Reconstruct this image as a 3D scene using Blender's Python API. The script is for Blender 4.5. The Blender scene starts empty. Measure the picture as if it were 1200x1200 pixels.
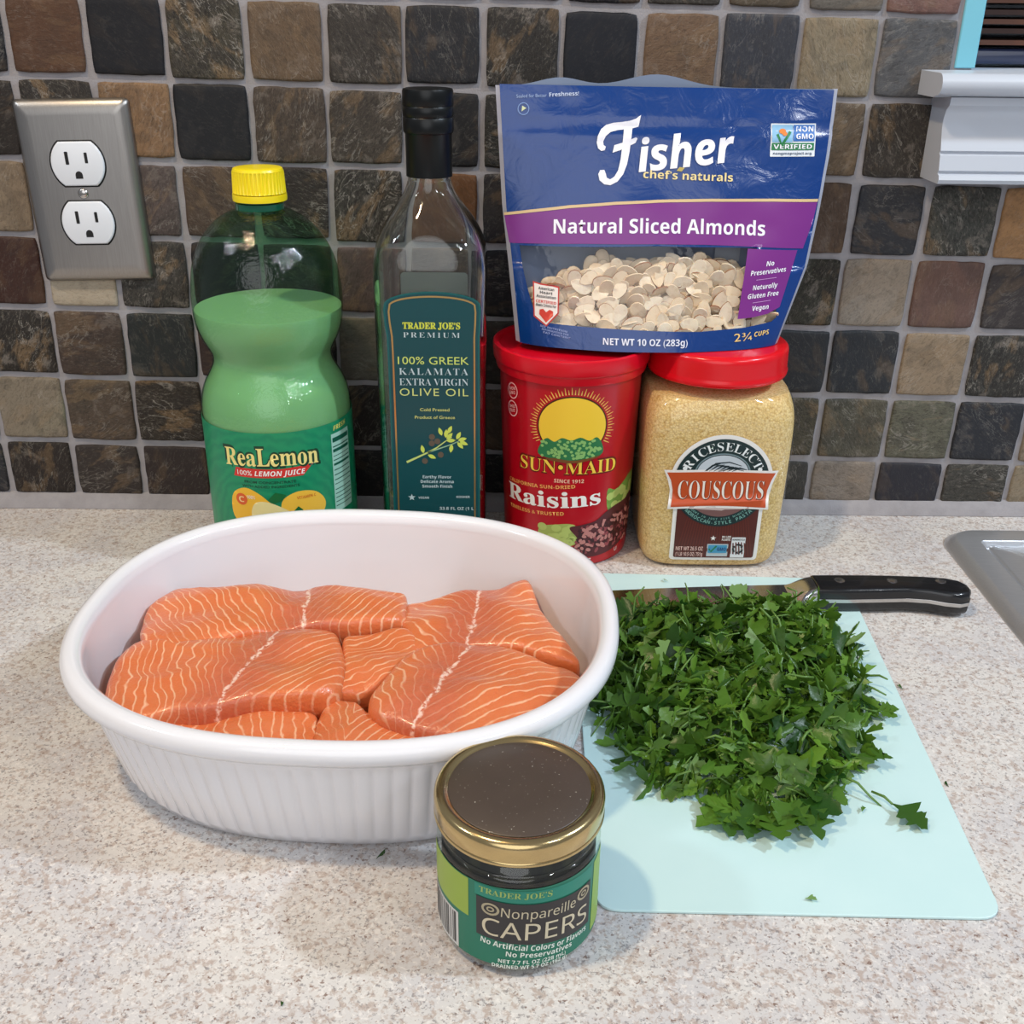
import bpy, bmesh, math, random
from mathutils import Vector, Matrix, noise
from math import sin, cos, pi, radians

SC = bpy.context.scene
COL = SC.collection
random.seed(7)

# ------------------------------------------------------------------ camera, light, exposure
cam = bpy.data.cameras.new('camera')
cam.sensor_fit = 'HORIZONTAL'; cam.sensor_width = 36.0
cam.lens = 36.0 * 1250.5 / 1200.0
cam.clip_start = 0.02; cam.clip_end = 50
camo = bpy.data.objects.new('camera', cam); COL.objects.link(camo)
R3 = Matrix(((0.999948, 0.00543876, -0.00862639),
             (-0.00125083, 0.90493446, 0.42554913),
             (0.01012077, -0.42551621, 0.90489421)))       # columns: right, forward, up
M4 = Matrix.Identity(4)
for i in range(3):
    M4[i][0] = R3[i][0]; M4[i][1] = R3[i][2]; M4[i][2] = -R3[i][1]
M4.translation = Vector((0.32194, -0.74914, 0.34888))
camo.matrix_world = M4
SC.camera = camo

SC.view_settings.view_transform = 'Standard'
SC.view_settings.look = 'None'
SC.view_settings.gamma = 1.0
SC.view_settings.use_curve_mapping = False
SC.view_settings.exposure = -0.14

w = bpy.data.worlds.new('room_fill'); SC.world = w; w.use_nodes = True
w.node_tree.nodes['Background'].inputs[0].default_value = (0.86, 0.90, 1.0, 1)
w.node_tree.nodes['Background'].inputs[1].default_value = 0.32


def lamp(name, loc, target, size, power, color):
    l = bpy.data.lights.new(name, 'AREA'); l.shape = 'DISK'; l.size = size
    l.energy = power; l.color = color
    o = bpy.data.objects.new(name, l); COL.objects.link(o)
    o.location = loc
    o.rotation_euler = (Vector(target) - Vector(loc)).to_track_quat('-Z', 'Y').to_euler()
    return o

TGT = (0.33, -0.22, 0.0)
lamp('ceiling_lamp_cool', (1.62, -0.50, 1.38), TGT, 0.10, 19.0, (0.74, 0.87, 1.0))
lamp('ceiling_lamp_warm', (-0.18, -0.60, 1.48), TGT, 0.09, 11.5, (1.0, 0.76, 0.48))
lamp('ceiling_lamp_left', (-1.05, -0.60, 1.45), TGT, 0.16, 6.0, (0.84, 0.92, 1.0))
lamp('ceiling_lamp_front', (1.55, -1.50, 1.62), TGT, 0.22, 8.0, (0.92, 0.96, 1.0))
lamp('added_front_fill', (0.10, -2.60, 1.10), (0.33, -0.1, 0.12), 2.20, 21.0, (0.97, 0.98, 1.0))  # unseen soft fill, added from the front to brighten almonds and labels

# ------------------------------------------------------------------ helpers

def lin(c):
    return tuple(((x / 255.0) / 12.92 if x / 255.0 <= 0.04045 else ((x / 255.0 + 0.055) / 1.055) ** 2.4) for x in c) + (1.0,)


class NT:
    """small node-tree helper"""
    def __init__(s, name):
        s.m = bpy.data.materials.new(name); s.m.use_nodes = True
        s.t = s.m.node_tree; s.n = s.t.nodes
        s.b = s.n['Principled BSDF']; s.out = s.n['Material Output']

    def add(s, typ, **k):
        n = s.n.new(typ)
        for a, v in k.items(): setattr(n, a, v)
        return n

    def link(s, a, b): s.t.links.new(a, b)

    def val(s, sock, v):
        if hasattr(v, 'links') or hasattr(v, 'is_linked'): s.link(v, sock)
        else: sock.default_value = v

    def math(s, op, a, b=None, c=None, clamp=False):
        n = s.add('ShaderNodeMath', operation=op, use_clamp=clamp)
        s.val(n.inputs[0], a)
        if b is not None: s.val(n.inputs[1], b)
        if c is not None: s.val(n.inputs[2], c)
        return n.outputs[0]

    def mix(s, f, a, b, blend='MIX'):
        n = s.add('ShaderNodeMix', data_type='RGBA', blend_type=blend)
        s.val(n.inputs[0], f); s.val(n.inputs[6], a); s.val(n.inputs[7], b)
        return n.outputs[2]

    def step(s, v, lo, hi, a=0.0, b=1.0):
        n = s.add('ShaderNodeMapRange', interpolation_type='SMOOTHSTEP')
        s.val(n.inputs[0], v); n.inputs[1].default_value = lo; n.inputs[2].default_value = hi
        n.inputs[3].default_value = a; n.inputs[4].default_value = b
        return n.outputs[0]

    def noise(s, vec, scale, detail=3, rough=0.55, dist=0.0):
        n = s.add('ShaderNodeTexNoise')
        if vec is not None: s.link(vec, n.inputs['Vector'])
        n.inputs['Scale'].default_value = scale; n.inputs['Detail'].default_value = detail
        n.inputs['Roughness'].default_value = rough; n.inputs['Distortion'].default_value = dist
        return n.outputs['Fac']

    def bump(s, h, strength, dist=0.001):
        n = s.add('ShaderNodeBump'); s.link(h, n.inputs['Height'])
        n.inputs['Strength'].default_value = strength; n.inputs['Distance'].default_value = dist
        s.link(n.outputs[0], s.b.inputs['Normal']); return n.outputs[0]

    def obj(s):
        return s.add('ShaderNodeTexCoord').outputs['Object']


def flat(name, rgb, rough=0.45, metal=0.0, coat=0.0, spec=0.5, sss=0.0):
    k = NT(name); b = k.b
    b.inputs['Base Color'].default_value = lin(rgb); b.inputs['Roughness'].default_value = rough
    b.inputs['Metallic'].default_value = metal; b.inputs['Coat Weight'].default_value = coat
    b.inputs['Specular IOR Level'].default_value = spec
    if sss:
        b.inputs['Subsurface Weight'].default_value = sss
        b.inputs['Subsurface Radius'].default_value = (0.004, 0.002, 0.001)
    return k.m


_INK = {}
def ink(rgb, rough=0.4):
    key = (tuple(rgb), rough)
    if key not in _INK: _INK[key] = flat('printed_ink', rgb, rough)
    return _INK[key]


def clear_film(name, tint, gloss=0.06, rough=0.06, bump=None, fres=1.45):
    """thin clear plastic: tinted see-through plus a fresnel reflection"""
    k = NT(name); k.n.remove(k.b)
    tr = k.add('ShaderNodeBsdfTransparent'); tr.inputs[0].default_value = tint + (1,)
    gl = k.add('ShaderNodeBsdfGlossy'); gl.inputs['Roughness'].default_value = rough
    fr = k.add('ShaderNodeFresnel'); fr.inputs[0].default_value = fres
    if bump:
        bn = k.add('ShaderNodeBump'); k.link(k.noise(k.obj(), bump[0], 2), bn.inputs['Height'])
        bn.inputs['Strength'].default_value = bump[1]; bn.inputs['Distance'].default_value = bump[2]
        k.link(bn.outputs[0], gl.inputs['Normal'])
    geo = k.add('ShaderNodeNewGeometry')
    f = k.math('MULTIPLY', k.math('ADD', fr.outputs[0], gloss, clamp=True), k.math('SUBTRACT', 1.0, geo.outputs['Backfacing']))
    mx = k.add('ShaderNodeMixShader'); k.link(f, mx.inputs[0])
    k.link(tr.outputs[0], mx.inputs[1]); k.link(gl.outputs[0], mx.inputs[2])
    k.link(mx.outputs[0], k.out.inputs[0])
    return k.m


def origin(o):
    v = Vector((0, 0, 0))
    while o is not None:
        v += o.location; o = o.parent
    return v


def obj(name, bm, mats, parent=None, smooth=True, loc=None, auto=None, **props):
    """link a bmesh (built in world coordinates) as one object"""
    me = bpy.data.meshes.new(name)
    base = Vector(loc) if loc is not None else origin(parent)
    bmesh.ops.translate(bm, verts=bm.verts, vec=-base)
    if smooth:
        for f in bm.faces: f.smooth = True
    if auto is not None:
        bm.normal_update()
        for e in bm.edges:
            if len(e.link_faces) == 2 and e.calc_face_angle(0) > radians(auto): e.smooth = False
    bm.to_mesh(me); bm.free()
    for m in (mats if isinstance(mats, (list, tuple)) else [mats]): me.materials.append(m)
    o = bpy.data.objects.new(name, me); COL.objects.link(o)
    if parent is not None: o.parent = parent
    else: o.location = base
    for k, v in props.items(): o[k] = v
    return o


def thing(name, label, cat, loc, group=None):
    o = bpy.data.objects.new(name, None); COL.objects.link(o)
    o.empty_display_size = 0.02
    o.location = loc; o['label'] = label; o['category'] = cat
    if group: o['group'] = group
    return o


def ring_mesh(rings, closed_ends=True, bm=None, mi=0):
    """rings: list of lists of points (same count); bridge consecutive rings"""
    bm = bm or bmesh.new()
    vr = [[bm.verts.new(p) for p in r] for r in rings]
    n = len(vr[0])
    for a, b in zip(vr, vr[1:]):
        for i in range(n):
            f = bm.faces.new((a[i], a[(i + 1) % n], b[(i + 1) % n], b[i])); f.material_index = mi
    if closed_ends:
        f = bm.faces.new(list(reversed(vr[0]))); f.material_index = mi
        f = bm.faces.new(vr[-1]); f.material_index = mi
    return bm


def lathe(prof, cx, cy, seg=64, ends=True, expo=None, ratio=1.0, bm=None):
    """prof: (r, z); expo: superellipse exponent (number or per-ring list)"""
    rings = []
    for k, (r, z) in enumerate(prof):
        e = expo[k] if isinstance(expo, (list, tuple)) else (expo or 2.0)
        pts = []
        for i in range(seg):
            a = 2 * pi * i / seg
            c, s = cos(a), sin(a)
            q = (abs(c) ** e + abs(s) ** e) ** (-1.0 / e)
            pts.append((cx + r * q * c, cy + r * ratio * q * s, z))
        rings.append(pts)
    return ring_mesh(rings, ends, bm)


def box(x0, x1, y0, y1, z0, z1, bev=0.0, seg=2, bm=None):
    b = bmesh.new()
    bmesh.ops.create_cube(b, size=1.0)
    for v in b.verts:
        v.co = Vector(((x0 + x1) / 2 + v.co.x * (x1 - x0), (y0 + y1) / 2 + v.co.y * (y1 - y0), (z0 + z1) / 2 + v.co.z * (z1 - z0)))
    if bev: bmesh.ops.bevel(b, geom=b.edges[:], offset=bev, segments=seg, affect='EDGES', profile=0.5)
    if bm is None: return b
    join(bm, b); return bm


def join(dst, src):
    me = bpy.data.meshes.new('tmp'); src.to_mesh(me); src.free()
    dst.from_mesh(me); bpy.data.meshes.remove(me)
    return dst


def extrude_poly(pts, fn0, fn1, bev=0.0):
    """closed outline -> prism between fn0(p) and fn1(p)"""
    bm = bmesh.new()
    a = [bm.verts.new(fn0(p)) for p in pts]; b = [bm.verts.new(fn1(p)) for p in pts]
    n = len(pts)
    for i in range(n): bm.faces.new((a[i], a[(i + 1) % n], b[(i + 1) % n], b[i]))
    f0 = bm.faces.new(list(reversed(a))); f1 = bm.faces.new(b)
    bmesh.ops.recalc_face_normals(bm, faces=bm.faces)
    if bev:
        bmesh.ops.bevel(bm, geom=list(f1.edges) + list(f0.edges), offset=bev, segments=2, affect='EDGES', profile=0.5)
    return bm


def rrect(x0, x1, y0, y1, r, n=6):
    out = []
    for cx, cy, a0 in ((x1 - r, y1 - r, 0), (x0 + r, y1 - r, 90), (x0 + r, y0 + r, 180), (x1 - r, y0 + r, 270)):
        for i in range(n + 1):
            a = radians(a0 + 90 * i / n); out.append((cx + r * cos(a), cy + r * sin(a)))
    return out


def ellipse(cx, cy, a, b=None, n=40, a0=0, a1=360):
    b = a if b is None else b
    full = abs(a1 - a0) >= 360
    m = n if full else n + 1
    return [(cx + a * cos(radians(a0 + (a1 - a0) * i / n)), cy + b * sin(radians(a0 + (a1 - a0) * i / n))) for i in range(m)]


def band(pts, wd, closed=False):
    """stroke a polyline into an outline polygon list of quads (returned as one bmesh in mm)"""
    bm = bmesh.new(); n = len(pts); L = []; Rr = []
    for i in range(n):
        p = Vector(pts[i])
        a = Vector(pts[(i - 1) % n]) if (closed or i > 0) else p
        b = Vector(pts[(i + 1) % n]) if (closed or i < n - 1) else p
        d = (b - a).normalized(); nn = Vector((-d.y, d.x))
        ww = wd[i] if isinstance(wd, (list, tuple)) else wd
        L.append(bm.verts.new((p.x + nn.x * ww / 2, p.y + nn.y * ww / 2, 0))); Rr.append(bm.verts.new((p.x - nn.x * ww / 2, p.y - nn.y * ww / 2, 0)))
    for i in range(n if closed else n - 1):
        j = (i + 1) % n
        bm.faces.new((L[i], Rr[i], Rr[j], L[j]))
    return bm


def poly(*loops):
    """filled 2-D outline (further loops cut holes) as a bmesh in mm"""
    cu = bpy.data.curves.new('tmp', 'CURVE'); cu.dimensions = '2D'; cu.fill_mode = 'FRONT'
    for lp in loops:
        sp = cu.splines.new('POLY'); sp.points.add(len(lp) - 1); sp.use_cyclic_u = True
        for i, p in enumerate(lp): sp.points[i].co = (p[0], p[1], 0, 1)
    o = bpy.data.objects.new('tmp', cu); COL.objects.link(o)
    dg = bpy.context.evaluated_depsgraph_get()
    me = bpy.data.meshes.new_from_object(o.evaluated_get(dg))
    bm = bmesh.new(); bm.from_mesh(me)
    bpy.data.meshes.remove(me); bpy.data.objects.remove(o); bpy.data.curves.remove(cu)
    for v in bm.verts: v.co.z = 0
    return bm


def polys(lst):
    bm = bmesh.new()
    for p in lst: join(bm, poly(p))
    return bm


STY = {'serifb': (0x1D400, 0x1D41A, 0x1D7CE), 'seri': (0x1D468, 0x1D482, 0), 'it': (0x1D434, 0x1D44E, 0),
       'sansb': (0x1D5D4, 0x1D5EE, 0x1D7EC), 'sansbi': (0x1D63C, 0x1D656, 0), 'sans': (0x1D5A0, 0x1D5BA, 0x1D7E2),
       'script': (0x1D4D0, 0x1D4EA, 0)}


def styled(s, st):
    if st == 'plain': return s
    up, lo, dg = STY[st]; o = ''
    for ch in s:
        if 'A' <= ch <= 'Z': o += chr(up + ord(ch) - 65)
        elif 'a' <= ch <= 'z' and not (st == 'it' and ch == 'h'): o += chr(lo + ord(ch) - 97)
        elif ch.isdigit() and dg: o += chr(dg + ord(ch) - 48)
        else: o += ch
    return o


def raw_text(s, st, bold=0.0, space=1.0):
    cu = bpy.data.curves.new('tmp', 'FONT'); cu.body = styled(s, st); cu.resolution_u = 3
    cu.offset = bold; cu.space_character = space
    o = bpy.data.objects.new('tmp', cu); COL.objects.link(o)
    dg = bpy.context.evaluated_depsgraph_get()
    me = bpy.data.meshes.new_from_object(o.evaluated_get(dg))
    bm = bmesh.new(); bm.from_mesh(me)
    bpy.data.meshes.remove(me); bpy.data.objects.remove(o); bpy.data.curves.remove(cu)
    bmesh.ops.remove_doubles(bm, verts=bm.verts, dist=1e-5)
    return bm


_CAP = {}
def cap_h(st):
    if st not in _CAP:
        b = raw_text('H', st); ys = [v.co.y for v in b.verts]; _CAP[st] = max(ys) - min(ys); b.free()
    return _CAP[st]


def txt(s, st, cx, base, wd, cap, shear=0.0, bold=0.0, space=1.0, rot=0.0, arch=0.0):
    """text fitted to a width and cap height (mm), centred on cx, standing on base"""
    bm = raw_text(s, st, bold, space)
    xs = [v.co.x for v in bm.verts]; x0, x1 = min(xs), max(xs)
    ky = cap / cap_h(st); kx = wd / (x1 - x0)
    c, sn = cos(radians(rot)), sin(radians(rot))
    for v in bm.verts:
        x = (v.co.x - (x0 + x1) / 2) * kx; y = v.co.y * ky; x += shear * y
        y += arch * (1 - (2 * x / wd) ** 2)
        v.co = Vector((cx + x * c - y * sn, base + x * sn + y * c, 0))
    return bm


def arc_txt(s, st, cx, cy, r, a0, a1, cap, inward=False, bold=0.0, cw=None):
    """letters along an arc, a0 -> a1 in degrees"""
    out = bmesh.new(); n = len(s)
    for i, ch in enumerate(s):
        if ch == ' ': continue
        a = radians(a0 + (a1 - a0) * (i / (n - 1) if n > 1 else 0.5))
        b = raw_text(ch, st, bold); xs = [v.co.x for v in b.verts]; k = cap / cap_h(st); m = (min(xs) + max(xs)) / 2
        kx = k * (cw or 1.0)
        for v in b.verts:
            x = (v.co.x - m) * kx; y = v.co.y * k
            if inward:
                rr = r - cap + 0.0; rr = r - y; ang = a + x / r
                v.co = Vector((cx + (r - y) * cos(ang), cy + (r - y) * sin(ang), 0))
            else:
                ang = a - x / r
                v.co = Vector((cx + (r + y) * cos(ang), cy + (r + y) * sin(ang), 0))
        join(out, b)
    return out


def cut(bm, du, dv):
    xs = [v.co.x for v in bm.verts]; ys = [v.co.y for v in bm.verts]
    if du:
        x = math.floor(min(xs) / du) * du + du
        while x < max(xs) - 1e-4:
            bmesh.ops.bisect_plane(bm, geom=bm.verts[:] + bm.edges[:] + bm.faces[:], plane_co=(x, 0, 0), plane_no=(1, 0, 0)); x += du
    if dv:
        y = math.floor(min(ys) / dv) * dv + dv
        while y < max(ys) - 1e-4:
            bmesh.ops.bisect_plane(bm, geom=bm.verts[:] + bm.edges[:] + bm.faces[:], plane_co=(0, y, 0), plane_no=(0, 1, 0)); y += dv


def decal(name, bm, surf, layer, m, parent, du=3.0, dv=None, smooth=True):
    """wrap a flat print (mm) onto surf(u, v, offset) and link it as a part"""
    cut(bm, du, dv)
    for v in bm.verts: v.co = Vector(surf(v.co.x / 1000.0, v.co.y / 1000.0, layer * 0.00012))
    bm.normal_update()
    # face the print outwards: towards the viewer's side of the shelf (-Y)
    s = sum(f.normal.y * f.calc_area() for f in bm.faces)
    if s > 0: bmesh.ops.reverse_faces(bm, faces=bm.faces)
    return obj(name, bm, m, parent, smooth=smooth)


def cyl_surf(cx, cy, rf):
    def f(u, v, off):
        r = rf(v) if callable(rf) else rf
        a = u / r
        return (cx + (r + off) * sin(a), cy - (r + off) * cos(a), v)
    return f


def plane_surf(y0):
    return lambda u, v, off: (u, y0 - off, v)


def interp(tab, x):
    if x <= tab[0][0]: return tab[0][1]
    for (a, b), (c, d) in zip(tab, tab[1:]):
        if x <= c: return b + (d - b) * (x - a) / (c - a)
    return tab[-1][1]


def smooth_loop(pts, n):
    """closed Catmull-Rom through pts, n samples per span"""
    out = []; m = len(pts)
    for i in range(m):
        p0, p1, p2, p3 = (Vector(pts[(i + k) % m]) for k in (-1, 0, 1, 2))
        for j in range(n):
            t = j / n
            out.append(tuple(0.5 * ((2 * p1) + (p2 - p0) * t + (2 * p0 - 5 * p1 + 4 * p2 - p3) * t * t + (3 * p1 - p0 - 3 * p2 + p3) * t ** 3)))
    return out


def tube(path, rad, seg=6, bm=None):
    bm = bm or bmesh.new(); rings = []
    n = len(path)
    for i in range(n):
        p = Vector(path[i]); d = (Vector(path[min(i + 1, n - 1)]) - Vector(path[max(i - 1, 0)])).normalized()
        up = Vector((0, 0, 1)) if abs(d.z) < 0.9 else Vector((1, 0, 0))
        s = d.cross(up).normalized(); t = s.cross(d)
        r = rad[i] if isinstance(rad, (list, tuple)) else rad
        rings.append([p + s * r * cos(2 * pi * k / seg) + t * r * sin(2 * pi * k / seg) for k in range(seg)])
    return ring_mesh(rings, True, bm)

# ------------------------------------------------------------------ setting: wall, tiles, worktop

P = 0.0508; GA = -0.0160578; GZ = 0.357495

def grid_pt(u, v):
    """tile-grid coordinates (columns right, rows down) -> wall x, z"""
    c, s = cos(GA), sin(GA); U, V = u * P, -v * P
    return c * U - s * V, s * U + c * V + GZ


k = NT('grout')
n1 = k.noise(k.obj(), 90, 4); n2 = k.noise(k.obj(), 900, 2)
k.link(k.mix(n1, lin((132, 129, 132)), lin((168, 165, 168))), k.b.inputs['Base Color'])
k.b.inputs['Roughness'].default_value = 0.9; k.bump(n2, 0.5, 0.0006)
GROUT = k.m

WX0, WX1, WZ1 = -0.22, 0.95, 0.46
OPX, OPZ = 0.6225, 0.305
bm = box(WX0, OPX - 0.001, 0.0, 0.02, -0.03, WZ1)
wall = obj('wall_back', bm, GROUT, smooth=False, loc=(0, 0, 0), kind='structure')
wl = obj('wall_below_window', box(OPX - 0.001, WX1, 0.0, 0.02, -0.03, OPZ), GROUT, wall, smooth=False)

# slate tiles: colour lives on each tile (object colour), the stone grain in one material
k = NT('slate')
oi = k.add('ShaderNodeObjectInfo')
gx = k.obj()
off = k.add('ShaderNodeVectorMath', operation='ADD')
k.link(gx, off.inputs[0])
cmb = k.add('ShaderNodeCombineXYZ')
rnd = k.math('MULTIPLY', oi.outputs['Random'], 17.3)
for i in range(3): k.link(rnd, cmb.inputs[i])
k.link(cmb.outputs[0], off.inputs[1])
vr = k.add('ShaderNodeVectorRotate', rotation_type='Y_AXIS')
k.link(off.outputs[0], vr.inputs['Vector']); k.link(k.math('MULTIPLY', oi.outputs['Random'], 25.0), vr.inputs['Angle'])
mp = k.add('ShaderNodeMapping'); mp.inputs['Scale'].default_value = (1, 1, 2.3)
k.link(vr.outputs[0], mp.inputs[0])
big = k.noise(mp.outputs[0], 48, 4, 0.6, 0.6)
fine = k.noise(mp.outputs[0], 330, 6, 0.72, 0.8)
wav = k.noise(mp.outputs[0], 105, 8, 0.76, 2.6)
rust = k.noise(mp.outputs[0], 30, 3, 0.6, 0.3)
tex = oi.outputs['Alpha']
blot = k.noise(off.outputs[0], 62, 5, 0.62, 0.5)
ridge = k.math('ABSOLUTE', k.math('SUBTRACT', k.noise(mp.outputs[0], 34, 4, 0.6, 1.2), 0.5))
mask = k.step(k.noise(off.outputs[0], 40, 2), 0.42, 0.60)
c1 = k.mix(k.math('MULTIPLY', k.step(blot, .50, .60), k.math('ADD', k.math('MULTIPLY', tex, .5), .04)), oi.outputs['Color'], lin((52, 47, 44)))
c2 = k.mix(k.math('MULTIPLY', k.step(rust, 0.52, 0.62), k.math('MULTIPLY', tex, 0.42)), c1, lin((150, 122, 88)))
c2 = k.mix(k.math('MULTIPLY', k.step(blot, .34, .44, 1.0, 0.0), k.math('MULTIPLY', tex, .4)), c2, lin((150, 140, 130)))
wt = k.math('MULTIPLY', tex, mask)
c3 = k.mix(k.math('MULTIPLY', k.math('MULTIPLY', k.step(wav, 0.56, 0.70), wt), 0.6), c2, lin((172, 168, 158)))
c4 = k.mix(k.math('MULTIPLY', k.math('MULTIPLY', k.step(wav, 0.36, 0.50, 1.0, 0.0), tex), 0.8), c3, lin((22, 20, 18)))
c4 = k.mix(k.math('MULTIPLY', k.step(ridge, 0.004, 0.016, 1.0, 0.0), k.math('MULTIPLY', wt, 0.4)), c4, lin((184, 178, 168)))
c5 = k.mix(k.math('MULTIPLY', k.step(fine, .54, .66), k.math('ADD', k.math('MULTIPLY', tex, .30), .03)), c4, lin((150, 142, 130)))
c5 = k.mix(k.math('MULTIPLY', k.step(fine, .36, .48, 1.0, 0.0), k.math('ADD', k.math('MULTIPLY', tex, .5), .05)), c5, lin((24, 21, 20)))
k.link(c5, k.b.inputs['Base Color'])
k.b.inputs['Roughness'].default_value = 0.55
k.b.inputs['Specular IOR Level'].default_value = 0.3
h = k.math('ADD', k.math('MULTIPLY', wav, k.math('ADD', tex, 0.05)), k.math('MULTIPLY', fine, k.math('ADD', k.math('MULTIPLY', tex, .4), .05)))
k.bump(h, 0.7, 0.0018)
SLATE = k.m

K_, G_, Bn, Tn = (30, 30, 34), (66, 62, 56), (84, 68, 56), (140, 120, 98)
TILES = {}
def rowdef(r, c0, lst):
    for i, t in enumerate(lst): TILES[(c0 + i, r)] = t
D = lambda c, a=0.35: (c, a)
rowdef(-1, -2, [D(K_), D(K_), D(Bn), D(K_, .1), D(G_, .9), D(Bn), D(G_), D(K_), D(G_), D(K_), D(G_), D((98, 86, 70)), D((112, 106, 98)), D((132, 98, 90)), D(G_), D(K_), D(K_)])
rowdef(0, -2, [D(Bn), D(K_), D((92, 64, 46), .25), D((26, 26, 31), .05), D((78, 72, 60), 1.0), D((112, 92, 72), .4), D((72, 66, 60), .7), D((42, 42, 46), .3), D((56, 52, 48), .8), D((28, 30, 38), .05), D((124, 98, 76), .4), D((62, 64, 72), .3), D((150, 136, 112), .45), D((96, 96, 98), .4), D(G_), D(K_), D(K_)])
rowdef(1, -2, [D(K_), D((46, 40, 36)), D((58, 52, 46), .9), D((146, 114, 84), .5), D((27, 28, 32), .05), D((84, 72, 62), .6), D((78, 70, 62), .7), D((36, 35, 37), .2), D((52, 50, 46), .8), D(K_), D(Bn), D(G_), D((108, 92, 74), .5), D((66, 60, 54), .8), D((74, 66, 58), .7), D(Bn), D(G_)])
rowdef(2, -2, [D(K_), D((142, 124, 102), .4), D(G_), D((92, 80, 76), .5), D((84, 68, 56), .45), D((58, 50, 44), .9), D((72, 68, 62), 1.0), D((122, 84, 54), .3), D((44, 42, 46), .5), D(Bn), D(K_), D(G_), D((94, 74, 60), .4), D((52, 54, 60), .35), D((82, 82, 76), .9), D((178, 134, 90), .3), D(G_)])
rowdef(3, -2, [D(K_), D((64, 38, 30), .2), D((186, 172, 150), .25), D((76, 72, 66), 1.0), D((34, 32, 34), .2), D(G_), D((98, 82, 78), .5), D((104, 90, 78), .6), D(K_), D(Bn), D(G_), D(K_), D((62, 60, 50), .9), D((154, 142, 128), .4), D((110, 84, 76), .25), D((62, 56, 56), .3), D(Bn)])
rowdef(4, -2, [D(G_), D((56, 50, 44), 1.0), D((76, 62, 54), .5), D((40, 44, 44), .25), D((56, 40, 36), .2), D(K_), D((108, 104, 92), .35), D(K_), D(G_), D(Bn), D(K_), D(G_), D((42, 44, 48), .15), D((46, 49, 54), .3), D((158, 138, 114), .45), D((60, 58, 54), 1.0), D(G_)])
rowdef(5, -2, [D(K_), D((146, 134, 116), .45), D((92, 78, 66), .55), D((64, 56, 48), 1.0), D(G_), D(Bn), D((46, 40, 36), .5), D(K_), D(Bn), D(G_), D(K_), D(Bn), D((86, 80, 64), .7), D((94, 90, 76), .6), D((108, 106, 90), .7), D((44, 46, 52), .3), D((140, 124, 104), .4)])
rowdef(6, -2, [D((44, 44, 50), .3), D((48, 40, 36), .6), D((62, 54, 50), .5), D((54, 44, 42), .3), D(G_), D(K_), D((34, 33, 35), .2), D(Bn), D(K_), D(G_), D(Bn), D(K_), D((70, 68, 64), .5), D((146, 134, 122), .4), D((46, 46, 54), .15), D((76, 74, 68), .9), D((150, 136, 114), .4)])

PAL = [D(K_, .15), D(G_, .8), D(Bn, .5), D((70, 60, 52), .7), D((44, 46, 50), .3), D((142, 124, 102), .4), D((98, 90, 78), .6)]
_tr = random.Random(91)
for r in range(-2, 7):
    for c in range(-4, 18):
        pick = _tr.choice(PAL)
        if (c, r) not in TILES: TILES[(c, r)] = pick

def make_tile(c, r):
    x0, z1 = grid_pt(c, r)[0], grid_pt(c, r)[1]
    rng = random.Random(c * 131 + r * 17 + 5)
    g = 0.0023 / P
    u0, u1 = c + g * rng.uniform(.55, 1.3), c + 1 - g * rng.uniform(.55, 1.3)
    v0, v1 = r + g * rng.uniform(.55, 1.3), r + 1 - g * rng.uniform(.55, 1.3)
    if r == 6: v1 = r + (0.0425 / P if c < 6 else 0.034 / P) + (c - 6) * 0.0003
    if c == 11 and r == 1: pass
    N = 10
    bm = bmesh.new(); V = {}
    seed = Vector((c * 3.1, r * 2.7, 1.3))
    tex_a = TILES[(c, r)][1]
    for i in range(N + 1):
        for j in range(N + 1):
            a, b = i / N * 2 - 1, j / N * 2 - 1
            # squircle the corners, wobble the edges
            a = math.copysign(1 - (1 - abs(a)) ** 1.7, a); b = math.copysign(1 - (1 - abs(b)) ** 1.7, b)
            q = max(abs(a), abs(b))
            rr = 1 - 0.035 * (abs(a * b) ** 5)
            wob = 0.030 * noise.noise(seed + Vector((a * 2.6, b * 2.6, 0))) if q > .99 else 0
            aa, bb = a * (rr + wob), b * (rr + wob)
            x, z = grid_pt((u0 + u1) / 2 + aa * (u1 - u0) / 2, (v0 + v1) / 2 + bb * (v1 - v0) / 2)
            d = 0.0021 + (0.0003 + 0.0006 * tex_a) * noise.noise(seed * 2 + Vector((a * 2.2, b * 2.2, .5))) - (0.0005 if q > .99 else 0)
            V[i, j] = bm.verts.new((x, -d, z))
    for i in range(N):
        for j in range(N):
            bm.faces.new((V[i, j], V[i, j + 1], V[i + 1, j + 1], V[i + 1, j]))
    edge = [V[i, 0] for i in range(N)] + [V[N, j] for j in range(N)] + [V[i, N] for i in range(N, 0, -1)] + [V[0, j] for j in range(N, 0, -1)]
    low = [bm.verts.new((v.co.x, 0.001, v.co.z)) for v in edge]
    m = len(edge)
    for i in range(m): bm.faces.new((edge[i], edge[(i + 1) % m], low[(i + 1) % m], low[i]))
    bmesh.ops.recalc_face_normals(bm, faces=bm.faces)
    ctr = Vector(((V[N // 2, N // 2].co.x), 0, V[N // 2, N // 2].co.z))
    me = bpy.data.meshes.new('tile')
    bmesh.ops.translate(bm, verts=bm.verts, vec=-ctr)
    for f in bm.faces: f.smooth = True
    bm.to_mesh(me); bm.free(); me.materials.append(SLATE)
    o = bpy.data.objects.new('tile', me); COL.objects.link(o); o.parent = wall; o.location = ctr
    l = [v_ * .78 for v_ in lin(TILES[(c, r)][0])]; o.color = (l[0], l[1], l[2], tex_a)
    return o


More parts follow.
